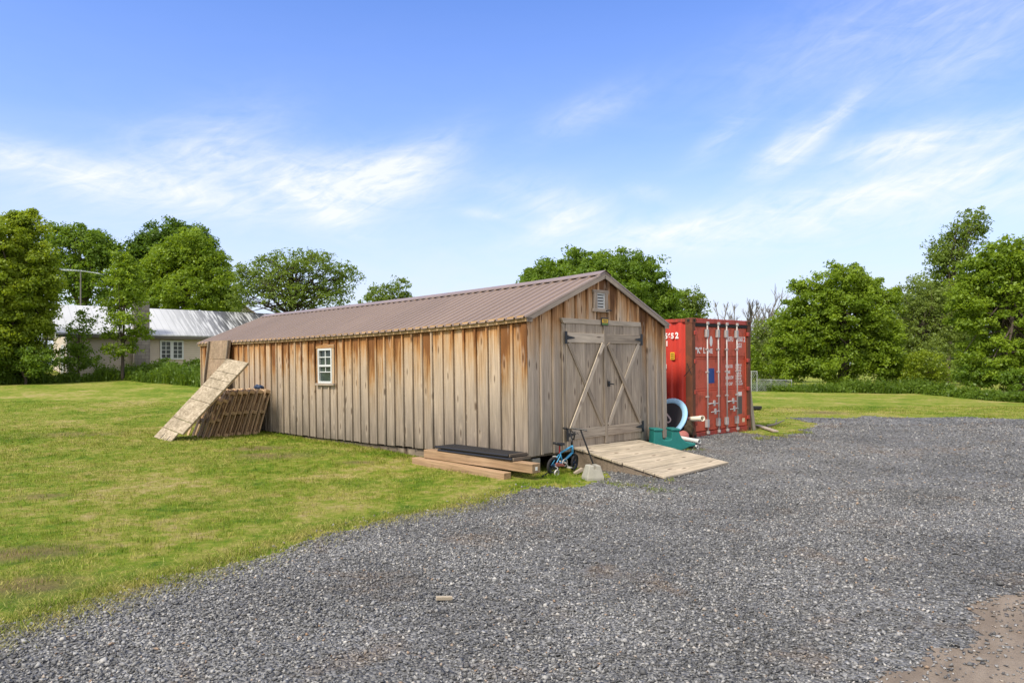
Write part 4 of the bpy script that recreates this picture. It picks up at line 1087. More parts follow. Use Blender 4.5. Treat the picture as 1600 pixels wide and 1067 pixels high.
b = MB(); b.tube([bb + Vector((0, -.07, 0)), bb + Vector((0, .07, 0))], .016, 8); b.ring(bb + Vector((0, -.05, 0)), (0, 1, 0), .06, .008, 22, 6); b.tube([bb + Vector((0, -.075, 0)), bb + Vector((.06, -.08, -.07))], .009, 6); b.tube([bb + Vector((0, .075, 0)), bb + Vector((-.06, .08, .07))], .009, 6)
b.box(bb + Vector((.06, -.115, -.075)), (.06, .07, .018)); b.box(bb + Vector((-.06, .115, .075)), (.06, .07, .018)); b.build('crank', M_SILVER, bk)
MB().prism([(-.02, .09), (.02, .115), (.21, .06), (.215, .035), (.20, .03), (0, .05)], lambda a, c, e: Vector((a + .01, -.062 + e, c + .10)), .018).build('chain_guard', M_PINK, bk, bevel=.004)
b = MB(); b.ring((-.05, -.13, .062), (0, 1, 0), .048, .014, 18, 6); b.tube([(0, -.04, .15), (-.02, -.12, .14), (-.05, -.13, .062)], .007, 5); b.build('training_wheel', M_SILVER, bk)
pa, pb_ = sp(.86, -.42, .50), sp(1.02, -.62); b = MB(); b.tube([(0, 0, 0), (pa - pb_) * .5, pa - pb_], .014, 8); b.tube([(pa - pb_) + Vector((-.16, .07, .03)), (pa - pb_) + Vector((.10, -.06, .0))], .015, 8)
o = b.build('scooter_stem', M_BLACK); o.location = pb_; tag(o, 'black scooter stem with crossbar leaning over the bicycle front wheel', 'scooter part')
x, y, z = gp(847, 746); x2, y2, z2 = gp(882, 731); b = MB(); b.tube([(0, 0, .02), (x2 - x, (y2 - y), .10)], .013, 7); o = b.build('stick', M_BLACK); o.location = (x, y, z); tag(o, 'thin black stick lying in the grass under the bicycle', 'stick')
x, y, z = gp(903, 742); b = MB(); b.prism([(0, 0), (.15, .05), (.17, .10), (.14, .11), (.0, .04)], lambda a, c, e: Vector((a, e, c)), .07); o = b.build('scrap_board', M_GREY, bevel=.004); o.location = (x - .05, y, z); o.rotation_euler = (0, 0, R(20)); tag(o, 'short grey scrap board between the bicycle and the pier block', 'board')
x, y, z = gp(694, 941); b = MB(); b.box((0, 0, .022), (.125, .035, .026)); o = b.build('wood_offcut', M_RAMP, bevel=.003); o.location = (x, y, z + .012); o.rotation_euler = (0, R(3), R(12)); tag(o, 'small pale wood offcut lying on the gravel in the foreground', 'offcut')

# ------------------------------------------------------------------ pallets, leaning sheets
def pallet(label):
    o = thing('wooden_pallet', label, 'pallet', group='pallets leaning on the shed wall')
    for z in (.05, .60, 1.12):
        b = MB(); b.b2((0, -.050, z - .04), (1.0, .050, z + .04)); b.build('stringer', M_PALLET, o, bevel=.003)
    b = MB()
    for i in range(7): x = .05 + i * .15; b.b2((x - .05, -.066, 0), (x + .05, -.0505, 1.17))
    b.build('top_deck', M_PALLET, o, bevel=.002)
    b = MB()
    for i in range(4): x = .055 + i * .297; b.b2((x - .055, .0505, 0), (x + .055, .066, 1.17))
    b.build('bottom_deck', M_PALLET, o, bevel=.002); return o


NP = 8
labels = ['wooden pallet nearest the shed wall at the back of the leaning stack', 'second wooden pallet out from the shed wall in the leaning stack', 'third wooden pallet out from the shed wall in the leaning stack',
          'fourth wooden pallet out from the shed wall in the leaning stack', 'fourth wooden pallet from the outer end of the leaning stack',
          'third wooden pallet from the outer end of the leaning stack', 'second wooden pallet from the outer end, under the pale sheet', 'outermost wooden pallet of the leaning stack, under the pale sheet']
proto = pallet(labels[0])
for i in range(NP):
    o = proto if i == 0 else copy_tree(proto); o['label'] = labels[i]
    v = -.43 - i * .182 + rng.uniform(-.012, .012); u = 8.95 + rng.uniform(-.08, .10) - (.12 if i == 0 else 0); lean = R(16 + i * .7 + rng.uniform(-.7, .7))
    zx = Vector((SV.x * math.sin(lean), SV.y * math.sin(lean), math.cos(lean))); ux = Vector((SU.x, SU.y, 0)); M = axes(ux, zx.cross(ux)).to_4x4(); M.translation = sp(v, u) + Vector((0, 0, -.02 - (.10 if i > 5 else 0)))
    o.matrix_world = M
    if i > 5: o.scale = (1, 1, .93 - .03 * (i - 6))

bl = sp(-2.56, 9.65); ux = Vector((.7108, -.7033, -.085)).normalized(); top = sp(-.90, 9.65, bl.z + 1.83)
tag_o = thing('sheathing_sheet', 'long pale weathered sheet with dark cross seams propped on the pallets', 'wooden sheet', bl + Vector((0, 0, .02)), axes(ux, top - bl))
b = MB(); L_ = 2.50; cuts = [0, .30, .62, 1.20, 1.62, 1.86, 2.10, L_]
for i in range(7): b.b2((rng.uniform(-.008, .008), cuts[i] + .008, -.012), (1.16 + rng.uniform(-.01, .01) - (.22 if i == 0 else 0), cuts[i + 1] - .006, .012))
b.gr = [(p[0], p[1], 0) for p in b.v]; b.build('sheet', M_OSB, tag_o)
b = MB(); b.b2((.01, .02, -.045), (.08, L_ - .02, -.0135)); b.b2((1.06, .32, -.045), (1.14, L_ - .02, -.0135)); b.each('batten', M_PALLET, tag_o)
b = MB(); b.b2((.35, .03, .0125), (.385, .17, .0135)); b.b2((.70, .03, .0125), (.735, .17, .0135)); b.each('slot', M_DARK, tag_o)
pa = sp(-.42, 10.95); pt = sp(-.16, 10.95, 2.20)
o = thing('sheathing_sheet', 'upright brown patchy sheet standing against the far end of the shed wall', 'wooden sheet', pa, axes(Vector((SU.x, SU.y, -.0)), pt - pa))
b = MB(); hts = [0, .55, 1.02, 1.42, 1.86, 2.38]
for i in range(5): b.b2((rng.uniform(-.01, .01), hts[i] + .006, -.015), (1.30 + rng.uniform(-.02, .02), hts[i + 1] - .004, .015 + rng.uniform(0, .006)))
b.gr = [(p[1], p[0], 0) for p in b.v]; b.build('sheet', M_OSB2, o)
b = MB(); b.b2((.0, .02, .0165 - .08), (.05, 2.36, -.0155)); b.b2((1.24, .02, -.08), (1.29, 2.36, -.0155)); b.each('batten', M_SKID, o)
c = sp(-.16, 9.30, 1.0); lump('blue_tarp', 'folded dark blue tarp tucked on top of the pallets by the wall', 'tarp', (c.x, c.y, 1.03), (.12, .08, .065), M_NAVY, 9, .3)

# ------------------------------------------------------------------ the house beyond the lawn
HL = Vector((-24.6, 40.0, 1.12)); HD = Vector((7.3, 5.6, 0)).normalized(); HB = Vector((-HD.y, HD.x, 0))
house = thing('house', 'low beige clapboard house with white metal roof beyond the lawn', 'house', HL, axes(HD, HB))
HLEN, HW, HEV, HRI = 14.0, 7.0, 2.42, 4.02


def siding(name, col, pitch=.115):
    m, n, b = material(name); x, y, z = n.sep(n.obj())
    f = n.m('FRACT', n.m('DIVIDE', z, pitch)); k_ = n.ramp(f, [(0.0, .35), (.22, 1.0), (.9, .94), (1.0, .8)]); v = n.noise(n.obj(), 1.5, 4); k_ = n.m('MULTIPLY', k_, n.m('ADD', .88, n.m('MULTIPLY', v, .24)))
    n.lk(n.vm('MULTIPLY', col, n.comb(k_, k_, k_)), b.inputs['Base Color']); b.inputs['Roughness'].default_value = .6
    n.lk(n.bump(n.m('SUBTRACT', 1.0, f), .02), b.inputs['Normal']); return m


M_SID = siding('beige_clapboard', (.58, .485, .37)); M_SIDW = siding('weathered_gable_boards_pale', (.40, .40, .40), .30)


def whiteroof():
    m, n, b = material('white_roof_metal'); x, y, z = n.sep(n.obj())
    rib = n.m('FRACT', n.m('MULTIPLY', x, 2.6)); st = n.noise(n.comb(n.m('MULTIPLY', x, 7.0), n.m('MULTIPLY', y, .5), 0.0), 1.0, 4, .6)
    grow = n.ramp(n.m('DIVIDE', x, 12.0), [(.42, 0.0), (.74, 1.0)]); d = n.m('MULTIPLY', grow, n.ramp(st, [(.40, .12), (.52, 1.0)]))
    c0 = n.mix(n.ramp(rib, [(0.0, 1.0), (.14, 0.0)]), (.50, .51, .52), (.33, .34, .35))
    v = n.m('ADD', .9, n.m('MULTIPLY', n.noise(n.obj(), .8, 4), .2))
    n.lk(n.vm('MULTIPLY', n.mix(n.m('MULTIPLY', d, .95), c0, (.045, .045, .048)), n.comb(v, v, v)), b.inputs['Base Color']); b.inputs['Roughness'].default_value = .45; return m


M_WROOF = whiteroof()
b = MB(); b.b2((0, 0, -.6), (HLEN, .16, HEV)); b.b2((0, HW - .16, -.6), (HLEN, HW, HEV)); b.each('wall', M_SID, house)
b = MB(); P5 = [(0, -.6), (HW, -.6), (HW, HEV), (HW / 2, HRI - .12), (0, HEV)]
b.prism([(.165, -.6), (HW - .165, -.6), (HW - .165, HEV - .3), (.165, HEV - .3)], lambda a, c, e: Vector((e, a, c)), .14); b.prism(P5, lambda a, c, e: Vector((HLEN + .01 + e, a, c)), .14); b.each('wall', M_SID, house)
b = MB(); b.prism([(.1, HEV - .295), (HW - .1, HEV - .295), (HW - .1, HEV), (HW / 2, HRI - .12), (.1, HEV)], lambda a, c, e: Vector((-.03 + e, a, c)), .12); b.build('gable', M_SIDW, house)
for s_ in (-1, 1):
    b = MB(); ya, yb = (-.42, HW / 2) if s_ < 0 else (HW + .42, HW / 2); sl = (HRI - HEV) / (HW / 2); za = HEV - sl * .42
    vs = [(-.55, ya, za), (HLEN + .5, ya, za), (HLEN + .5, yb, HRI), (-.55, yb, HRI)]; b._add(vs + [(p[0], p[1], p[2] - .07) for p in vs], [(0, 1, 2, 3), (7, 6, 5, 4), (0, 4, 5, 1), (1, 5, 6, 2), (2, 6, 7, 3), (3, 7, 4, 0)])
    ro = b.build('roof', M_WROOF, house)
    b = MB(); b.b2((-.56, min(ya, ya - s_ * .03), za - .24), (HLEN + .5, max(ya, ya - s_ * .03), za - .075)); b.build('eave_board', plain('dark_eave', (.10, .09, .075), .8), ro)
# chimney
def blocky(name, col, bx=.4, bz=.2):
    m, n, b = material(name); t = n.new('ShaderNodeTexBrick'); x, y, z = n.sep(n.obj()); n.lk(n.comb(n.m('ADD', x, y), z, 0.0), t.inputs['Vector']); t.inputs['Scale'].default_value = 1; t.inputs['Brick Width'].default_value = bx; t.inputs['Row Height'].default_value = bz; t.inputs['Mortar Size'].default_value = .012
    n.lk(col, t.inputs['Color1']); n.lk([c_ * .72 for c_ in col], t.inputs['Color2']); n.lk([c_ * .5 for c_ in col], t.inputs['Mortar']); v = n.m('ADD', .75, n.m('MULTIPLY', n.noise(n.obj(), 5, 4), .5)); n.lk(n.vm('MULTIPLY', t.outputs[0], n.comb(v, v, v)), b.inputs['Base Color']); b.inputs['Roughness'].default_value = .9; return m


cx = 3.65; b = MB(); b.b2((cx - .42, -.62, -.6), (cx + .42, -.005, 1.9)); b.b2((cx - .40, -.62, 1.9), (cx + .40, .02, 4.12)); b.build('chimney', blocky('grey_chimney_block', (.235, .21, .185)), house, bevel=.02)
# window pair
wx0, wx1, wz0, wz1 = 4.72, 6.02, .78, 1.92
b = MB()
for a in ((wx0, wz0, wx0 + .09, wz1), (wx1 - .09, wz0, wx1, wz1), (wx0 + .09, wz1 - .09, wx1 - .09, wz1), (wx0 + .09, wz0, wx1 - .09, wz0 + .09), ((wx0 + wx1) / 2 - .09, wz0 + .09, (wx0 + wx1) / 2 + .09, wz1 - .09)): b.b2((a[0], -.07, a[1]), (a[2], -.004, a[3]))
hw = b.build('window', M_WHITE, house)
b = MB()
for xa, xb in ((wx0 + .09, (wx0 + wx1) / 2 - .09), ((wx0 + wx1) / 2 + .09, wx1 - .09)):
    b.b2(((xa + xb) / 2 - .018, -.045, wz0 + .09), ((xa + xb) / 2 + .018, -.02, wz1 - .09))
    for k_ in (1, 2, 3):
        z = wz0 + .09 + (wz1 - wz0 - .18) * k_ / 4
        b.b2((xa, -.045, z - .014), ((xa + xb) / 2 - .0185, -.02, z + .014)); b.b2(((xa + xb) / 2 + .0185, -.045, z - .014), (xb, -.02, z + .014))
b.build('muntin', M_WHITE, hw)
MB().b2((wx0 + .05, -.016, wz0 + .05), (wx1 - .05, -.009, wz1 - .05)).build('pane', M_GLASS, hw)
# white door and step on the gable end
b = MB()
for y_ in (1.0, 1.45, 1.9): b.b2((-.06, y_, -.4), (-.02, y_ + .36, 1.6))
b.each('door_panel', M_WHITE, house)
b = MB(); b.b2((-1.6, .4, -.62), (-.05, 3.2, -.28)); b.build('porch_step', M_SKID, house)

# second house glimpsed behind
h2 = thing('house', 'cream gabled house glimpsed through the airy tree behind the shed', 'house', (-27.5, 72, 1.3), R(18))
b = MB(); b.prism([(-3.2, -.5), (3.2, -.5), (3.2, 4.5), (0, 6.6), (-3.2, 4.5)], lambda a, c, e: Vector((a, e, c)), 9); b.build('wall', siding('cream_clapboard', (.66, .62, .52), .2), h2)
for s_ in (-1, 1):
    b = MB(); vs = [(s_ * 3.6, -.4, 4.3), (s_ * 3.6, 9.4, 4.3), (0, 9.4, 6.75), (0, -.4, 6.75)]; b._add(vs + [(p[0], p[1], p[2] - .12) for p in vs], [(0, 1, 2, 3), (7, 6, 5, 4), (0, 4, 5, 1), (1, 5, 6, 2), (2, 6, 7, 3), (3, 7, 4, 0)]); b.build('roof', plain('pinkish_shingle', (.30, .22, .19), .9), h2)

# aerial and yard lamp
m0 = at(126, 545, 46); an = thing('tv_antenna', 'rooftop television antenna with a long boom on a thin mast', 'antenna', (m0.x, m0.y, gz(m0.x, m0.y)))
ztop = at(126, 424, 46).z - an.location.z
MB().tube([(0, 0, 0), (0, 0, ztop)], [.05, .04], 8).build('mast', M_BARKG, an)
b = MB(); b.tube([(-1.35, .1, ztop + .10), (0, 0, ztop + .04), (1.25, -.1, ztop - .16)], .028, 6)
for i in range(13): t = i / 12; x = -1.35 + 2.6 * t; z = ztop + .10 - .26 * t * t; ln = .75 - .4 * t; b.tube([(x, -ln, z), (x, ln, z)], .011, 5)
b.build('boom', plain('aluminium', (.62, .64, .66), .35, .6), an)
m0 = at(62, 545, 37); yl = thing('yard_lamp', 'yard lamp on a curved arm beside the big maple at left', 'lamp', (m0.x, m0.y, gz(m0.x, m0.y)))
za = at(50, 504, 37).z - yl.location.z
MB().tube([(0, 0, 0), (.3, 0, za * .6), (.48, 0, za + .15)], [.07, .06, .05], 8).build('post', M_BARKG, yl)
b = MB(); b.tube([(.42, 0, za - .2), (.25, -.05, za + .05), (.0, -.1, za + .12), (-.28, -.12, za + .02)], .02, 6); b.build('arm', M_WHITE, yl)
b = MB(); b.tube([(-.28, -.12, za + .04), (-.28, -.12, za - .06)], [.07, .15], 12); b.build('lamp_head', M_WHITE, yl)

# chain-link fence beyond the container
x, y, z = gp(1174, 612); fn = thing('chain_link_fence', 'short run of grey chain link fence right of the container', 'fence', (x, y, z), R(4)); M_WIRE = plain('galvanised_wire', (.42, .44, .44), .5, .4)
for i, (px_, hh) in enumerate(((0, 1.2), (.40, 1.2), (1.3, .72), (2.6, .70))): MB().tube([(px_, .15 * i, -.1), (px_, .15 * i, hh)], .026, 8).build('post', M_WIRE, fn)
b = MB(); b.tube([(-1.4, 0, 1.18), (.40, .15, 1.18)], .02, 6); b.tube([(.40, .15, .70), (1.3, .3, .68), (2.6, .45, .66)], .016, 6); b.build('top_rail', M_WIRE, fn)
b = MB()
for i in range(40):
    for s_ in (-1, 1):
        x0 = -1.4 + i * .1 - (.6 if s_ > 0 else 0); seg = []
        for k_ in range(2): 
            xx = x0 + s_ * k_ * .6; hgt = 1.18 if xx <= .4 else .68
            seg.append((xx, .0 if xx < .4 else .25, (hgt if k_ else 0.0)))
        if -1.4 <= seg[0][0] <= 2.6 and -1.4 <= seg[1][0] <= 2.6: b.tube(seg, .006, 4, False)
b.build('mesh', M_WIRE, fn)

# ------------------------------------------------------------------ trees and shrubs
def leaf_cloud(name, lobes, leaf, mat, parent, per_px, seed, clump_px=13.0, flat=.6, hollow=.55, keepout=None):
    """lobes (x, y, z, rx, ry, rz) in metres, local; clumps of leaves spread through and over each lobe"""
    g = np.random.default_rng(seed); cs, ws = [], []
    for (x, y, z, rx, ry, rz, npx) in lobes:
        nc = max(5, int(npx / (clump_px * clump_px * .30)))
        d = g.normal(size=(nc, 3)); d /= np.linalg.norm(d, axis=1)[:, None]; r_ = (hollow + (1 - hollow) * g.random(nc) ** .7) * g.uniform(.82, 1.24, nc)
        r_[g.random(nc) < .18] *= .55
        cs.append(np.array([x, y, z]) + d * r_[:, None] * np.array([rx, ry, rz])); ws.append(np.full(nc, max(12, 1.0 * per_px * npx / nc)))
    cs = np.concatenate(cs); ws = np.concatenate(ws); nper = (ws * g.uniform(.45, 1.5, len(cs))).astype(int)
    idx = np.repeat(np.arange(len(cs)), nper); n = len(idx)
    cr = (clump_px * leaf[1]) * g.uniform(.55, 1.25, len(cs))
    off = g.normal(size=(n, 3)); off /= np.linalg.norm(off, axis=1)[:, None] + 1e-9; off *= (g.random(n) ** .55)[:, None]
    off *= cr[idx][:, None] * np.array([1, 1, flat]); off[:, 2] -= .25 * (off[:, 0] ** 2 + off[:, 1] ** 2) / cr[idx]
    P = cs[idx] + off
    N = off / (np.linalg.norm(off, axis=1)[:, None] + 1e-9) * .5 + np.array([0, -.15, .55]) + g.normal(0, .55, (n, 3)); N /= np.linalg.norm(N, axis=1)[:, None]
    A = np.cross(N, g.normal(size=(n, 3))); A /= np.linalg.norm(A, axis=1)[:, None] + 1e-9; B = np.cross(N, A)
    s = leaf[0] * .86 * g.uniform(.55, 1.35, n)
    V = np.stack([P + A * s[:, None], P + B * (s * .55)[:, None] - N * (s * .12)[:, None], P - A * s[:, None] - N * (s * .2)[:, None], P - B * (s * .55)[:, None] - N * (s * .12)[:, None]], 1)
    F = np.arange(4 * n).reshape(n, 4)
    tone = np.clip(g.random(len(cs)) * .8 + .1, 0, 1)[idx]
    return fast_mesh(name, V.reshape(-1, 3), F, mat, parent, rnd=np.repeat(g.random(n), 4), tone=np.repeat(tone, 4)), cs


def tree(name, label, cat, base_px, depth, lobes_px, leaf_px, mat, per_px=1.6, seed=1, clump_px=13.0, trunk=.22, limbs=14, hollow=.55, group=None, zfrac=.85, bark=None, lean=0.0, flat=.6, leafname='crown'):
    X0 = (base_px - 800) / FPX * depth; z0 = float(gz(X0, depth)) - .05; o = thing(name, label, cat, (X0, depth, z0), group=group)
    k_ = depth / FPX; lobes = []; r_ = random.Random(seed)
    for l in lobes_px:
        px, py, rx, ry = l[:4]; dyy = (l[4] if len(l) > 4 else r_.uniform(-.35, .35) * rx) * k_; D = depth + dyy
        c_ = at(px, py, D); lobes.append((c_.x - X0, dyy, c_.z - z0, rx * k_, rx * k_ * zfrac, ry * k_, math.pi * rx * ry))
    cr, cs = leaf_cloud(leafname, lobes, (leaf_px * k_, k_), mat, o, per_px, seed, clump_px, flat, hollow)
    if trunk:
        ztop = max(l[2] for l in lobes); zc = sum(l[2] for l in lobes) / len(lobes); xc = sum(l[0] for l in lobes) / len(lobes)
        b = MB(); fork = Vector((xc * .35 + lean, 0, max(.8, zc * .45))); tp_ = Vector((xc * .9, 0, zc + (ztop - zc) * .7))
        b.tube([(0, 0, -.3), (0.02, 0, .25), fork, fork.lerp(tp_, .5) + Vector((r_.uniform(-.2, .2), 0, 0)), tp_], [trunk * 1.35, trunk, trunk * .8, trunk * .5, trunk * .12], 9)
        sel = [cs[i] for i in np.random.default_rng(seed).choice(len(cs), min(limbs, len(cs)), False)]
        for e in sel:
            e = Vector(e); st_ = fork.lerp(tp_, r_.uniform(0, .75)); md_ = st_.lerp(e, .5) + Vector((r_.uniform(-.3, .3), r_.uniform(-.3, .3), r_.uniform(.0, .5))) * (trunk * 2.5)
            b.tube([st_, md_, e], [trunk * .36, trunk * .22, trunk * .05], 6)
            for _ in range(2):
                q = cs[r_.randrange(len(cs))]; q = Vector(q)
                if (q - e).length < 4.5 * trunk * 5: b.tube([md_, md_.lerp(q, .55) + Vector((0, 0, .1)), q], [trunk * .16, trunk * .1, trunk * .03], 5)
        b.build('trunk', bark or M_BARK, o, smooth=True)
    return o


tree('maple_tree', 'big yellow green maple filling the left edge of the picture', 'tree', 12, 36, [(-40, 400, 70, 62), (20, 375, 48, 46), (45, 430, 42, 50), (10, 450, 70, 60), (-30, 500, 80, 60), (45, 500, 40, 46), (10, 550, 60, 40), (65, 400, 18, 24), (30, 345, 24, 20)], 2.7, L_YELLOW, 1.9, 21, 15, .38, 18)
tree('understory_shrub', 'dark leafy shrub growing under the big maple at left', 'shrub', 40, 35.5, [(15, 565, 46, 26), (62, 562, 26, 22), (-30, 565, 50, 26)], 2.4, L_MID, 1.8, 22, 12, .06, 8)
tree('deciduous_tree', 'flat topped dark tree behind the television antenna', 'tree', 135, 62, [(130, 395, 58, 30), (120, 365, 42, 18), (160, 385, 30, 24), (100, 430, 40, 34), (150, 440, 48, 40), (90, 372, 22, 16)], 2.5, L_MID, 1.25, 23, 14, .38, 16)
tree('deciduous_tree', 'tall dark green tree crowning the left skyline', 'tree', 270, 66, [(262, 375, 42, 34), (300, 375, 34, 26), (235, 390, 34, 30), (260, 420, 60, 44), (210, 400, 22, 28), (325, 400, 20, 26)], 2.5, L_DARK, 1.7, 24, 13, .42, 14)
tree('maple_tree', 'bright green rounded maple behind the white roofed house', 'tree', 295, 57, [(290, 400, 42, 36), (270, 420, 44, 40), (325, 425, 34, 40), (300, 455, 62, 44), (350, 460, 30, 34), (245, 450, 36, 40), (215, 470, 30, 34)], 2.6, L_BRIGHT, 1.9, 25, 13, .42, 14)
tree('young_maple', 'slender young maple with a thin trunk before the house chimney', 'tree', 191, 38.2, [(198, 415, 22, 26), (190, 440, 30, 26), (205, 462, 26, 22), (180, 478, 24, 18), (196, 500, 34, 20), (170, 520, 16, 12), (215, 520, 24, 14), (178, 545, 20, 13), (208, 542, 14, 10), (190, 400, 12, 16)], 2.6, L_BRIGHT, .75, 26, 10, .09, 22, .2)
tree('leafy_bush', 'loose green bush before the left end of the house', 'shrub', 122, 37.6, [(125, 515, 22, 20), (120, 545, 28, 26), (135, 565, 26, 20), (108, 565, 20, 22), (128, 492, 12, 12), (143, 500, 12, 7)], 2.4, L_MID, .55, 27, 9, .05, 16, .2)
tree('apple_tree', 'airy spreading tree with sky showing through behind the shed roof', 'tree', 470, 50, [(440, 420, 46, 22), (490, 418, 52, 24), (530, 440, 36, 24), (400, 440, 40, 26), (450, 455, 60, 30), (510, 465, 44, 22), (375, 470, 26, 30), (470, 400, 50, 11), (420, 405, 24, 12), (545, 425, 22, 12), (385, 425, 22, 18)], 2.3, L_OLIVE, .62, 28, 10, .20, 60, .35, lean=-.5)
tree('deciduous_tree', 'small distant tree with two lobes above the shed ridge', 'tree', 612, 74, [(590, 458, 22, 18), (622, 450, 22, 16), (605, 470, 36, 14), (635, 462, 12, 14)], 2.2, L_OLIVE, .95, 29, 9, .25, 14, .4)
tree('deciduous_tree', 'broad dense green tree rising behind the shed gable', 'tree', 935, 46, [(900, 425, 70, 32), (960, 425, 70, 36), (850, 440, 40, 28), (1000, 450, 50, 40), (930, 470, 100, 50), (1020, 490, 46, 46), (830, 470, 26, 40), (1045, 480, 22, 24)], 2.5, L_MID, 2.0, 30, 12, .40, 14)
tree('deciduous_tree', 'smaller olive tree just above the container roof', 'tree', 1078, 52, [(1078, 468, 22, 20), (1090, 490, 16, 26), (1060, 490, 24, 30)], 2.3, L_OLIVE, 1.5, 31, 10, .2, 10)
tree('deciduous_tree', 'large full green tree in the middle of the right tree line', 'tree', 1318, 45, [(1310, 445, 40, 32), (1345, 445, 30, 28), (1275, 470, 40, 34), (1370, 480, 34, 36), (1315, 490, 70, 44), (1250, 520, 46, 44), (1370, 540, 40, 48), (1310, 555, 80, 44), (1235, 560, 36, 40), (1250, 445, 16, 12), (1393, 460, 12, 14), (1390, 575, 26, 26)], 2.5, L_BRIGHT, 1.9, 32, 13, .36, 26)
tree('poplar_tree', 'tall slim poplar standing above the right tree line', 'tree', 1480, 60, [(1520, 345, 24, 26), (1500, 365, 26, 26), (1475, 385, 26, 26), (1465, 405, 22, 22), (1500, 400, 34, 34), (1470, 430, 26, 26), (1530, 365, 16, 20)], 2.2, L_OLIVE, .85, 33, 8, .18, 24, .3)
tree('maple_tree', 'large bright tree at the right edge of the picture', 'tree', 1590, 38, [(1560, 410, 44, 34), (1600, 405, 50, 36), (1530, 440, 40, 34), (1580, 465, 60, 46), (1640, 450, 60, 60), (1520, 490, 34, 28), (1600, 520, 70, 46), (1540, 560, 46, 34), (1640, 560, 60, 46), (1500, 460, 18, 16)], 2.8, L_BRIGHT, 1.55, 34, 14, .34, 30)
tree('deciduous_tree', 'pale green thin tree between the two large right trees', 'tree', 1432, 54, [(1430, 465, 30, 32), (1402, 500, 20, 40), (1420, 520, 34, 44), (1455, 520, 34, 46), (1440, 560, 50, 40), (1455, 470, 24, 30), (1480, 500, 30, 50)], 2.0, L_GREY, 1.2, 35, 10, .18, 16)
tree('willow_shrub', 'yellowish green shrub at the foot of the right tree line', 'shrub', 1445, 43.5, [(1445, 572, 30, 24), (1432, 590, 24, 16), (1462, 588, 24, 16)], 2.0, L_YELLOW, 1.6, 36, 8, .05, 8)
tree('leafy_bush', 'dark bush under the right edge tree', 'shrub', 1525, 37.5, [(1525, 585, 34, 22), (1570, 590, 40, 20)], 2.3, L_MID, 1.6, 37, 9, .05, 8)
tree('leafy_bush', 'grey green scrub behind the container corner', 'shrub', 1205, 52, [(1215, 555, 26, 30), (1190, 535, 20, 34), (1230, 520, 26, 34), (1200, 580, 30, 22), (1212, 508, 14, 22), (1178, 560, 14, 30)], 2.0, L_GREY, 1.4, 38, 9, .08, 12)
tree('leafy_bush', 'light green bush beside the chain link fence', 'shrub', 1182, 47, [(1182, 562, 18, 22), (1170, 575, 18, 18)], 2.0, L_BRIGHT, 1.5, 39, 8, .05, 6)
tree('leafy_bush', 'low green bush under the house window', 'shrub', 252, 40.5, [(245, 572, 22, 13), (268, 576, 20, 10)], 2.3, L_MID, 1.8, 40, 8, .04, 6)
tree('leafy_bush', 'low dark bush at the house wall beside the shed', 'shrub', 298, 41, [(288, 575, 22, 11), (310, 573, 16, 13)], 2.2, L_MID, 1.7, 41, 8, .04, 6)
tree('deciduous_tree', 'background tree filling the gap beside the far right poplar', 'tree', 1400, 66, [(1400, 530, 50, 60), (1470, 530, 60, 80), (1540, 530, 60, 90), (1450, 470, 40, 40), (1500, 480, 40, 50)], 2.4, L_OLIVE, 1.3, 42, 11, .2, 10)
tree('deciduous_tree', 'dark background tree behind the large middle right tree', 'tree', 1225, 64, [(1200, 555, 44, 36), (1240, 540, 30, 44)], 2.3, L_DARK, 1.4, 43, 10, .2, 10)


def bare_tree(label, px, depth, ztop_py, seed, spread_=.32):
    X0 = (px - 800) / FPX * depth; z0 = float(gz(X0, depth)); o = thing('bare_tree', label, 'tree', (X0, depth, z0), group='bare trees behind the container'); r_ = random.Random(seed); b = MB(); hgt = at(px, ztop_py, depth).z - z0
    def grow(p, d, ln, rad, lev):
        q = p + d * ln; m_ = p.lerp(q, .5) + Vector((r_.uniform(-.04, .04), r_.uniform(-.04, .04), 0)) * ln; b.tube([p, m_, q], [rad, rad * .8, rad * .6], 5)
        if lev == 0: return
        for _ in range(3 if lev > 1 else 4):
            nd = (d + Vector((r_.gauss(0, spread_), r_.gauss(0, spread_), r_.uniform(.0, .3)))).normalized(); grow(p.lerp(q, r_.uniform(.55, 1)), nd, ln * r_.uniform(.5, .75), rad * .62, lev - 1)
    grow(Vector((0, 0, 0)), Vector((r_.uniform(-.05, .05), 0, 1)).normalized(), hgt * .46, .13, 4); b.build('branches', M_BARKG, o); return o


bare_tree('leafless grey tree just right of the container top, the tallest one', 1188, 60, 455, 1); bare_tree('leafless grey tree above the right part of the container roof', 1163, 63, 470, 2); bare_tree('thin leafless tree at the left of the dark right tree line', 1204, 58, 470, 3)
bare_tree('forked leafless tree close to the right top corner of the container', 1174, 56, 462, 7); bare_tree('small leafless sapling above the middle of the container roof', 1128, 64, 486, 4)

# far-off wood behind the container, one mass
k_ = 95 / FPX; lob = []
for px_ in range(1010, 1300, 22):
    c_ = at(px_, 556 + 6 * math.sin(px_), 95 + 5 * math.sin(px_ * 2.1)); lob.append((c_.x, c_.y, c_.z, 20 * k_, 20 * k_, 26 * k_, math.pi * 20 * 26))
kind(leaf_cloud('distant_wood', lob, (2.4 * k_, k_), L_DARK, None, 1.2, 77, 10)[0], 'stuff')

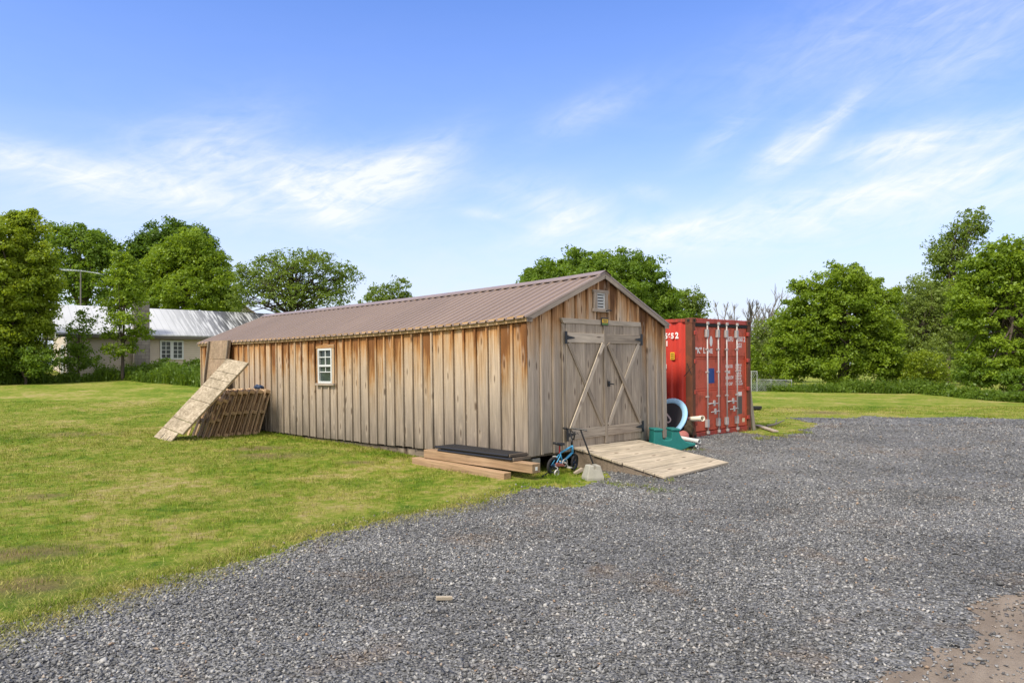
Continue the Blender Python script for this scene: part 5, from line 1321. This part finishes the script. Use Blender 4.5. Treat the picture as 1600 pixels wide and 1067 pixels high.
# ------------------------------------------------------------------ tall weeds along the far edges of the lawn
def weeds(name, pts, dens, hmin, hmax, back, seed):
    g = np.random.default_rng(seed); Ps = []
    W_ = [gp(*p) for p in pts]
    for a, c_ in zip(W_[:-1], W_[1:]):
        ln = math.hypot(c_[0] - a[0], c_[1] - a[1]); n = int(dens * ln); t = g.random(n); bk_ = g.random(n) ** 1.3 * back + g.normal(0, .15, n)
        Ps.append(np.stack([a[0] + (c_[0] - a[0]) * t + g.normal(0, .1, n), a[1] + (c_[1] - a[1]) * t + bk_], 1))
    P_ = np.concatenate(Ps); hn = .72 + .28 * np.sin(P_[:, 0] * 1.1 + np.sin(P_[:, 0] * .6) * 2) + .22 * np.sin(P_[:, 0] * 3.7 + P_[:, 1] * 2.3) + .16 * np.sin(P_[:, 0] * 9 + P_[:, 1] * 5); h_ = g.uniform(hmin, hmax, len(P_)) * np.clip(hn, .25, 1.35)
    o1 = kind(blades(P_, h_, g.uniform(.012, .026, len(P_)), name, L_WEED, .4), 'stuff')
    # broad leaves among the stalks
    n = len(P_); z = gz(P_[:, 0], P_[:, 1]) + h_ * g.uniform(.15, .95, n); Pc = np.column_stack([P_, z]) + g.normal(0, .08, (n, 3)); N = g.normal(0, .6, (n, 3)) + np.array([0, -.3, .9]); N /= np.linalg.norm(N, axis=1)[:, None]
    A = np.cross(N, g.normal(size=(n, 3))); A /= np.linalg.norm(A, axis=1)[:, None]; B = np.cross(N, A); s = g.uniform(.04, .10, n)[:, None]
    V = np.stack([Pc + A * s, Pc + B * s * .6, Pc - A * s, Pc - B * s * .6], 1)
    kind(fast_mesh(name, V.reshape(-1, 3), np.arange(4 * n).reshape(n, 4), L_WEED, rnd=np.repeat(g.random(n), 4), tone=np.repeat(np.clip(.5 + .4 * np.sin(P_[:, 0] * 2.1), 0, 1), 4)), 'stuff')


weeds('tall_weeds', [(-90, 603), (0, 600), (100, 598), (200, 595), (325, 590)], 900, .35, .95, 2.6, 61)
weeds('tall_weeds', [(1174, 611), (1250, 613), (1330, 614), (1400, 615), (1480, 613)], 800, .3, .8, 3.0, 62)
weeds('tall_weeds', [(1480, 618), (1540, 624), (1620, 630), (1720, 634)], 900, .3, .75, 3.0, 63)
